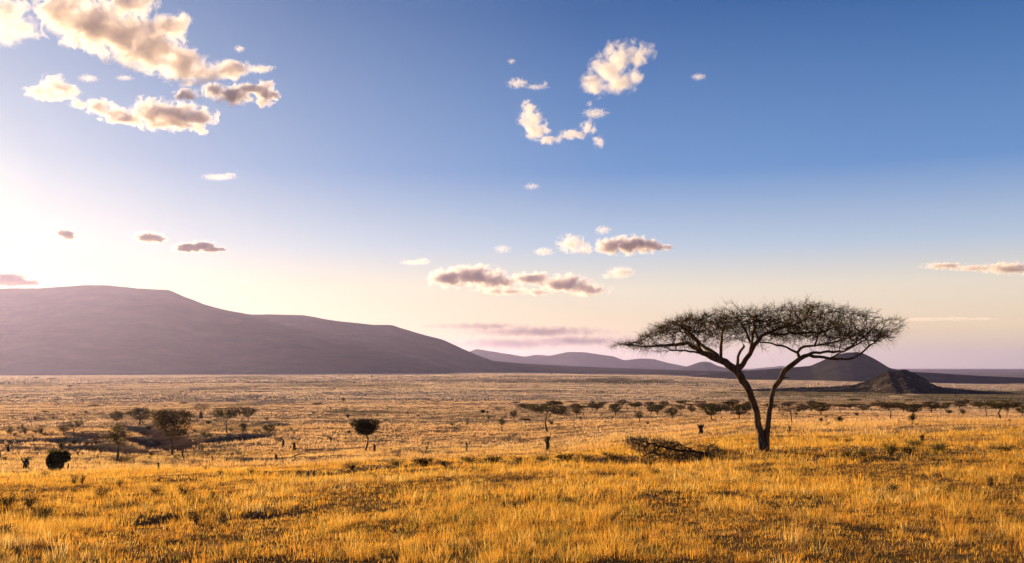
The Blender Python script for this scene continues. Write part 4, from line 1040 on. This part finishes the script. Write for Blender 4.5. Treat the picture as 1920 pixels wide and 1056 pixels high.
M_brush = bark_material('dry_brush', (.04, .026, .015), (.085, .052, .028), (.15, .095, .05), 6)
def fallen_tree():
    rng = np.random.default_rng(44); g = hit(1300, 860); s = g.y / F
    root = empty('fallen_tree', g); tag(root, 'dead acacia lying on its side with a tangle of bare branches', 'fallen tree')
    def P(px, py, d=0): return np.array([(px - 1300) * s, d, (858 - py) * s])
    L = [[(1362, 857, .3, 3.4), (1345, 853, .2, 4.4), (1322, 850.5, .25, 4.8), (1300, 845.5, -.1, 4.6), (1275, 844.5, .1, 4.2), (1250, 839, -.2, 3.6), (1228, 833, -.1, 3.2), (1208, 827, 0, 2.6), (1190, 823.5, .1, 1.8), (1176, 822.5, .2, .9)],
         [(1285, 846, 0, 2.6), (1278, 852, -.5, 2), (1296, 861, -.9, 1.2)], [(1345, 853, .2, 2.4), (1352, 862, -.4, 2), (1357, 866, -.6, 1.4)],
         [(1300, 846, 0, 2.6), (1286, 838, .5, 1.8), (1272, 829, .9, 1.2)], [(1250, 839, -.2, 2.6), (1262, 832, -.9, 1.8), (1268, 828, -1.3, 1.2)],
         [(1322, 849, .1, 2.6), (1332, 840, .6, 1.7), (1345, 834, .9, 1.2)], [(1240, 837, -.1, 2.8), (1222, 845, -.8, 2), (1200, 852, -1.2, 1.3)],
         [(1322, 849, .1, 2.2), (1326, 842, -.5, 1.4), (1327, 830, -.8, .9)]]
    pos, par, fr = [], [], []
    for li, l in enumerate(L):
        w = [P(a, b, c) for a, b, c, r in l]; rad = [r * s * .55 for *_, r in l]; prev = -1
        if li: prev = int(np.argmin([np.linalg.norm(p - w[0]) for p in pos])); w[0] = pos[prev]
        else: pos.append(w[0]); par.append(-1); fr.append(rad[0]); prev = 0
        for k in range(1, len(w)):
            m = max(1, int(np.linalg.norm(w[k] - w[k - 1]) / .15))
            for q in range(1, m + 1):
                pos.append(w[k - 1] + (w[k] - w[k - 1]) * q / m + rng.normal(size=3) * .015); par.append(prev); fr.append(rad[k - 1] + (rad[k] - rad[k - 1]) * q / m); prev = len(pos) - 1
    n0 = len(pos); att = []
    while len(att) < 2000:
        px = rng.uniform(1176, 1366)
        top = np.interp(px, [1172, 1195, 1240, 1265, 1275, 1300, 1315, 1335, 1350, 1366], [822, 819, 821, 828, 835, 840, 833, 829, 840, 850])
        bot = np.interp(px, [1172, 1200, 1250, 1320, 1366], [825, 848, 860, 860, 860])
        if px > 1265 and rng.random() < .45: continue
        att.append(P(px, rng.uniform(top, bot), rng.uniform(-1.5, 1.5)))
    pos, par = colonize(pos, par, att, .12, 1.6, .15, 120, .38, rng, up=.04)
    fixed = np.zeros(len(pos)); fixed[:n0] = fr
    r, ch = radii(par, .011, 2.3, fixed)
    for i in range(n0, len(par)): r[i] = min(r[i], r[par[i]] * .9)
    a, b = MB(), MB()
    for path in chains(par, r, ch):
        rr = r[path].copy()
        if len(path) > 1: rr[0] = min(rr[0], rr[1] * 1.2)
        (a if rr[1 if len(rr) > 1 else 0] > .03 else b).sweep(pos[path], rr, 7 if rr[-1] > .05 else 4, .05)
    fine = np.array([i for i in range(n0, len(par)) if r[i] < .02])
    idx = np.repeat(fine, 2); D = pos[idx] - pos[par[idx]]; D /= np.linalg.norm(D, axis=1)[:, None] + 1e-9
    D = D + rng.normal(size=D.shape) * .6; D[:, 2] += .15; D /= np.linalg.norm(D, axis=1)[:, None]
    b.ribbons(pos[idx], D, rng.uniform(.15, .5, len(idx)), .009, .5, rng)
    a.build('trunk', M_dead, root); b.build('branches', M_brush, root)
fallen_tree()

# ------------------------------------------------------------------ bushes
def bush_mesh(seed, leaf, stems=9, lv=500, size=.06, open_=0.5, woody=M_bark2):
    """bush about 1 m wide, 1 m tall"""
    rng = np.random.default_rng(seed); a, b = MB(), MB(); tips = []
    for k in range(stems):
        an = rng.uniform(0, 6.28); sp = rng.uniform(.12, .5); h = rng.uniform(.55, .98)
        q = np.linspace(0, 1, 7)
        p = np.stack([np.cos(an) * sp * q ** 1.3, np.sin(an) * sp * q ** 1.3, -.03 + h * q], -1) + rng.normal(0, .018, (7, 3)) * q[:, None]
        a.sweep(p, np.linspace(.02, .006, 7), 5, .1); tips += [p[3], p[4], p[5], p[6]]
        for j in range(3):
            i = rng.integers(2, 6); d = rng.normal(size=3) * np.array([.22, .22, .1]) + np.array([0, 0, .15])
            pp = p[i] + d * np.linspace(0, 1, 4)[:, None] + rng.normal(0, .012, (4, 3)); a.sweep(pp, np.linspace(.009, .004, 4), 4); tips += [pp[2], pp[3]]
    tips = np.array(tips); idx = rng.integers(0, len(tips), lv)
    b.leaves(tips[idx] + rng.normal(size=(lv, 3)) * np.array([.09, .09, .07]) * (1.4 - open_), size, rng, .5)
    return a.build('stems', woody), b.build('foliage', leaf, smooth=False)
BP = {}
def bush(label, px, by, ty, wpx, style, group='shrubs in the grass', name='shrub'):
    styles = dict(dark=(61, M_leaf_dark, 14, 1500, .075, .2), twiggy=(62, M_leaf_olive, 13, 420, .045, .6), brown=(63, M_leaf_brown, 13, 900, .05, .4),
                  gold=(64, M_leaf_gold, 14, 1300, .05, .3), olive=(65, M_leaf_olive, 12, 1000, .06, .3))
    if style not in BP: BP[style] = [*bush_mesh(*styles[style]), False]
    a, b, used = BP[style]; g = hit(px, by); s = g.y / F
    o = empty(name, g - Vector((0, 0, .02)), RNG.uniform(0, 6.28), (wpx * s, wpx * s, (by - ty) * s * 1.05))
    tag(o, label, 'shrub', group)
    for m in (a, b):
        c = m.copy() if used else m
        if used: C.objects.link(c)
        c.parent = o
    BP[style][2] = True
bush('open twiggy shrub with bare fanned stems, in front of the black bush', 138, 911, 886, 24, 'twiggy')
bush('dark bottomed twiggy shrub beside the one with bare fanned stems', 153, 911, 888, 22, 'twiggy')
bush('yellow green low shrub at the foot of the black bush', 85, 896, 881, 19, 'gold')
bush('small twiggy shrub in bright grass below the gully', 224, 916, 897, 17, 'twiggy')
bush('largest dark olive shrub in the left foreground grass', 344, 935, 906, 29, 'olive')
bush('brown shrub with a long shadow left of the largest olive shrub', 193, 935, 911, 34, 'brown')
bush('grey brown shrub between the long shadowed one and the largest olive one', 291, 926, 910, 32, 'brown')
bush('thin shrub right of the largest olive shrub', 397, 938, 919, 22, 'twiggy')
bush('dark ragged shrub at the left edge of the foreground', 16, 955, 922, 40, 'olive')
bush('wide ragged shrub next to the left edge shrub', 54, 955, 922, 34, 'brown')
bush('dark shrub low in the left foreground under the ragged pair', 85, 978, 946, 36, 'olive')
bush('dark mound like shrub cut by the left edge low in the frame', 5, 1006, 984, 46, 'dark')
bush('brown shrub on the shaded strip above the bare soil streak', 370, 985, 955, 42, 'brown')
bush('dark twig heap at the right end of the bare soil streak', 420, 984, 968, 30, 'brown')
bush('small dark shrub on the pale slope', 385, 884, 873, 14, 'olive')
bush('low dark shrub right of the pale slope shrub', 413, 890, 881, 15, 'olive')
bush('dark spiky shrub on the slope under the leafless little tree', 470, 889, 877, 15, 'olive')
bush('small black bush right of the broad olive tree', 458, 809, 792, 11, 'dark')
bush('dark bush at the left gully end', 20, 817, 796, 14, 'olive', 'bushes along the gully')
bush('rounded brown bush over the left gully', 47, 815, 797, 21, 'brown', 'bushes along the gully')
bush('brown upright bush right of the rounded brown one', 75, 814, 797, 19, 'brown', 'bushes along the gully')
bush('low wide thicket at the foot of the thin crooked tree', 232, 868, 852, 56, 'brown', 'bushes along the gully')
bush('black bush inside the gully below the domed acacia', 279, 807, 798, 15, 'dark', 'bushes along the gully')
bush('black bush deep in the gully beside the layered tree', 285, 856, 848, 13, 'dark', 'bushes along the gully')
bush('dead pale bush near the black ball shaped tree', 877, 795, 782, 15, 'twiggy')
bush('tall yellow green shrub on the right knoll', 1670, 856, 825, 38, 'gold', 'green shrubs on the right knoll')
bush('darkest green shrub on the right knoll below the pillar stump', 1706, 857, 832, 34, 'olive', 'green shrubs on the right knoll')
bush('yellow shrub at the left side of the pillar stump', 1716, 840, 822, 36, 'gold', 'green shrubs on the right knoll')
bush('low olive shrub right of the pillar stump', 1757, 848, 828, 44, 'gold', 'green shrubs on the right knoll')
bush('round olive shrub left of the tall yellow green one', 1585, 861, 841, 22, 'olive', 'green shrubs on the right knoll')
bush('wide pale green shrub between the round olive and the tall yellow green one', 1620, 858, 842, 36, 'gold', 'green shrubs on the right knoll')
bush('dark low shrub far right on the knoll', 1885, 848, 833, 44, 'olive', 'green shrubs on the right knoll')
bush('low dark mound first right of the acacia base', 1550, 823, 816, 17, 'brown', 'low mounds on the knoll')
bush('low dark mound second right of the acacia base', 1568, 831, 821, 17, 'olive', 'low mounds on the knoll')
bush('widest low dark mound right of the acacia base', 1593, 831, 821, 24, 'olive', 'low mounds on the knoll')
bush('low dark mound left of the tall yellow green shrub', 1628, 830, 822, 16, 'olive', 'low mounds on the knoll')
bush('little black bush under the golden brown crown in the right row', 1539, 792, 783, 9, 'dark', 'dark bushes on the right plain')
bush('black branching bush with a bent top, alone on bright grass', 1576, 793, 780, 15, 'dark', 'dark bushes on the right plain')
bush('leaning twig bush left of the black branching bush', 1565, 791, 783, 7, 'twiggy', 'dark bushes on the right plain')
bush('black bush under the olive thicket tree', 1710, 791, 776, 16, 'dark', 'dark bushes on the right plain')
bush('black rounded bush left of the golden tree', 1606, 781, 773, 8, 'dark', 'dark bushes on the right plain')
bush('black bush right under the dark low crown', 1806, 778, 767, 12, 'dark', 'dark bushes on the right plain')
bush('darkest brown shrub in the right foreground hollow', 1782, 924, 902, 36, 'brown', 'dark shrubs of the right foreground')
bush('second dark shrub left in the right foreground hollow', 1722, 922, 905, 30, 'brown', 'dark shrubs of the right foreground')
bush('broad dark shrub third left in the right foreground hollow', 1670, 926, 905, 46, 'brown', 'dark shrubs of the right foreground')
bush('tall thin brown shrub at the right of the foreground hollow', 1858, 914, 888, 26, 'twiggy', 'dark shrubs of the right foreground')
bush('dark shrub in the grass below the fallen tree', 1185, 895, 881, 36, 'brown', 'dark shrubs below the fallen tree')
bush('grey green shrub right of the one below the fallen tree', 1228, 893, 877, 26, 'olive', 'dark shrubs below the fallen tree')
bush('low brown shrub below the right end of the fallen tree', 1290, 893, 884, 26, 'brown', 'dark shrubs below the fallen tree')
bush('dark low shrub under the acacia in the bright grass', 1385, 884, 874, 32, 'brown', 'dark shrubs below the fallen tree')
bush('dark dense shrub low at the centre of the foreground', 848, 1036, 1014, 30, 'brown')
for i, (px, by, h, w_) in enumerate([(660, 877, 14, 30), (745, 871, 12, 30), (795, 871, 14, 34), (835, 872, 13, 36), (880, 866, 13, 36), (925, 868, 14, 36), (975, 866, 14, 34), (1020, 865, 14, 36), (1060, 864, 15, 34), (1100, 862, 14, 36), (1145, 861, 15, 36)]):
    bush('low dark scrub clump growing along the dark ditch', px, by + 4, by - h * 1.25 + 4, w_ * 1.25, ['brown', 'olive', 'dark'][i % 3], 'scrub clumps along the dark ditch')

sb = random.Random(31)
SM = []
while len(SM) < 95:
    px = sb.uniform(2, 1900); by = sb.choice([sb.uniform(762, 800), sb.uniform(770, 835)])
    if px > 700 and (by > 800 or sb.random() < .55): continue
    SM.append((px, by)); sz = sb.uniform(3.5, 8) * (.6 + (by - 750) / 60)
    bush('small dark bush dotted over the middle plain', px, by, by - sz * sb.uniform(.6, 1.0), sz, sb.choice(['dark', 'olive', 'brown', 'brown']), 'small bushes dotted over the middle plain')

for i in range(46):
    px = sb.uniform(2, 520); by = sb.uniform(800, 866); sz = sb.uniform(7, 17)
    bush('low ragged bush scattered along the left gullies', px, by, by - sz * sb.uniform(.45, .75), sz, sb.choice(['olive', 'brown', 'brown', 'twiggy']), 'ragged bushes along the left gullies')

def climber_bush():
    g = hit(107, 886); s = g.y / F; rng = np.random.default_rng(8)
    root = empty('climber_bush', g - Vector((0, 0, .03))); tag(root, 'black bush smothered in climbers on several short stems', 'shrub')
    def P(px, py, d=0): return np.array([(px - 107) * s, d, (886 - py) * s])
    a = MB()
    for x0, x1, d in ((96, 93, 0), (100, 100, .3), (104, 108, -.2), (108, 116, .1), (99, 97, -.4)):
        p = np.array([P(x0, 887, d), P((x0 + x1) / 2 + .5, 879, d), P(x1, 868, d)]); a.sweep(p, np.array([2.6, 2.2, 2.0]) * s, 7, .12)
    a.build('stems', M_dead, root)
    b = MB()
    for (x, y, rx, ry, n) in ((107, 858, 19, 13, 5200), (121, 856, 11, 11, 2600), (95, 866, 9, 11, 2000), (101, 875, 10, 8, 1700), (112, 870, 9, 9, 1400)):
        v = rng.normal(size=(n, 3)); v /= np.linalg.norm(v, axis=1)[:, None]; v *= rng.uniform(.2, 1, (n, 1)) ** .4 * (1 + .34 * fbm(v[:, 0] * 2.5 + x, v[:, 2] * 2.5 + y, 7, 3))[:, None] * np.where(rng.random((n, 1)) < .06, 1.18, 1)
        b.leaves(P(x, y) + v * np.array([rx * s, rx * s * .8, ry * s]), 2.2 * s, rng, .6)
    b.build('foliage', M_leaf_dark, root, smooth=False)
    c = MB(); n = 900; v = rng.normal(size=(n, 3)) * np.array([9 * s, 6 * s, 1.8 * s]); c.leaves(P(103, 847) + v, 1.6 * s, rng, .6)
    c.build('foliage', M_leaf_gold, root, smooth=False)
climber_bush()
bush('small dark tuft of a bush showing over the top of the black climber bush', 116, 845, 827, 11, 'dark')

# ------------------------------------------------------------------ settlement at the mountain foot
def house_mesh():
    m, nt, out = new_mat('whitewash'); d = N(nt, 'ShaderNodeBsdfDiffuse'); geo = nt.nodes.new('ShaderNodeNewGeometry')
    nt.links.new(ramp(nt, noise(nt, geo.outputs['Position'], .3, 3), [(.3, (.62, .58, .52)), (.7, (.8, .77, .72))]), d.inputs['Color']); nt.links.new(d.outputs[0], out.inputs['Surface'])
    r, nt, out = new_mat('tin_roof'); p = N(nt, 'ShaderNodeBsdfPrincipled', Roughness=.4, Metallic=.6); geo = nt.nodes.new('ShaderNodeNewGeometry')
    nt.links.new(ramp(nt, noise(nt, geo.outputs['Position'], .5, 3), [(.3, (.5, .48, .46)), (.7, (.72, .70, .68))]), p.inputs['Base Color']); nt.links.new(p.outputs[0], out.inputs['Surface'])
    v = [(-6, -4, -1), (6, -4, -1), (6, 4, -1), (-6, 4, -1), (-6, -4, 4), (6, -4, 4), (6, 4, 4), (-6, 4, 4), (-6, 0, 6), (6, 0, 6),
         (-6.6, -4.8, 3.75), (6.6, -4.8, 3.75), (6.6, 0, 6.15), (-6.6, 0, 6.15), (6.6, 4.8, 3.75), (-6.6, 4.8, 3.75)]
    q = [(0, 1, 5, 4), (1, 2, 6, 5), (2, 3, 7, 6), (3, 0, 4, 7), (10, 11, 12, 13), (13, 12, 14, 15)]; t = [(4, 8, 7), (5, 6, 9)]
    return link_mesh('house', v, [q, t], [m, r], face_mat=[0, 0, 0, 0, 1, 1, 0, 0])
hp = None
for i, (px, py, sc_) in enumerate([(97, 701, 1.4), (171, 700.6, .9), (185, 699.4, 1.3), (194, 700, 1.1), (224, 699.6, 1.6), (237, 699.8, 1.2), (255, 699.2, 1.2), (388, 699, 2.0), (404, 698.8, .8), (430, 698.4, 1.6), (446, 698.4, 1.2), (465, 698.2, 1.2), (493, 698, 1.3), (569, 697.4, 1.0), (574, 697.4, .9), (848, 694.6, 1.1), (895, 694.2, 1.8)]):
    if hp is None: hp = house_mesh(); o = hp
    else: o = hp.copy(); C.objects.link(o)
    D = 3500.; o.location = ((px - 960) / F * D, D, 0); g = hit(px, py + 1.5); D = g.y
    o.location = g; o.scale = (sc_, 1, sc_ * .8); o.rotation_euler = (0, 0, (i * .37) % .6 - .3)
    tag(o, 'tiny pale house of the settlement at the foot of the mountain', 'house', 'houses at the foot of the mountain')
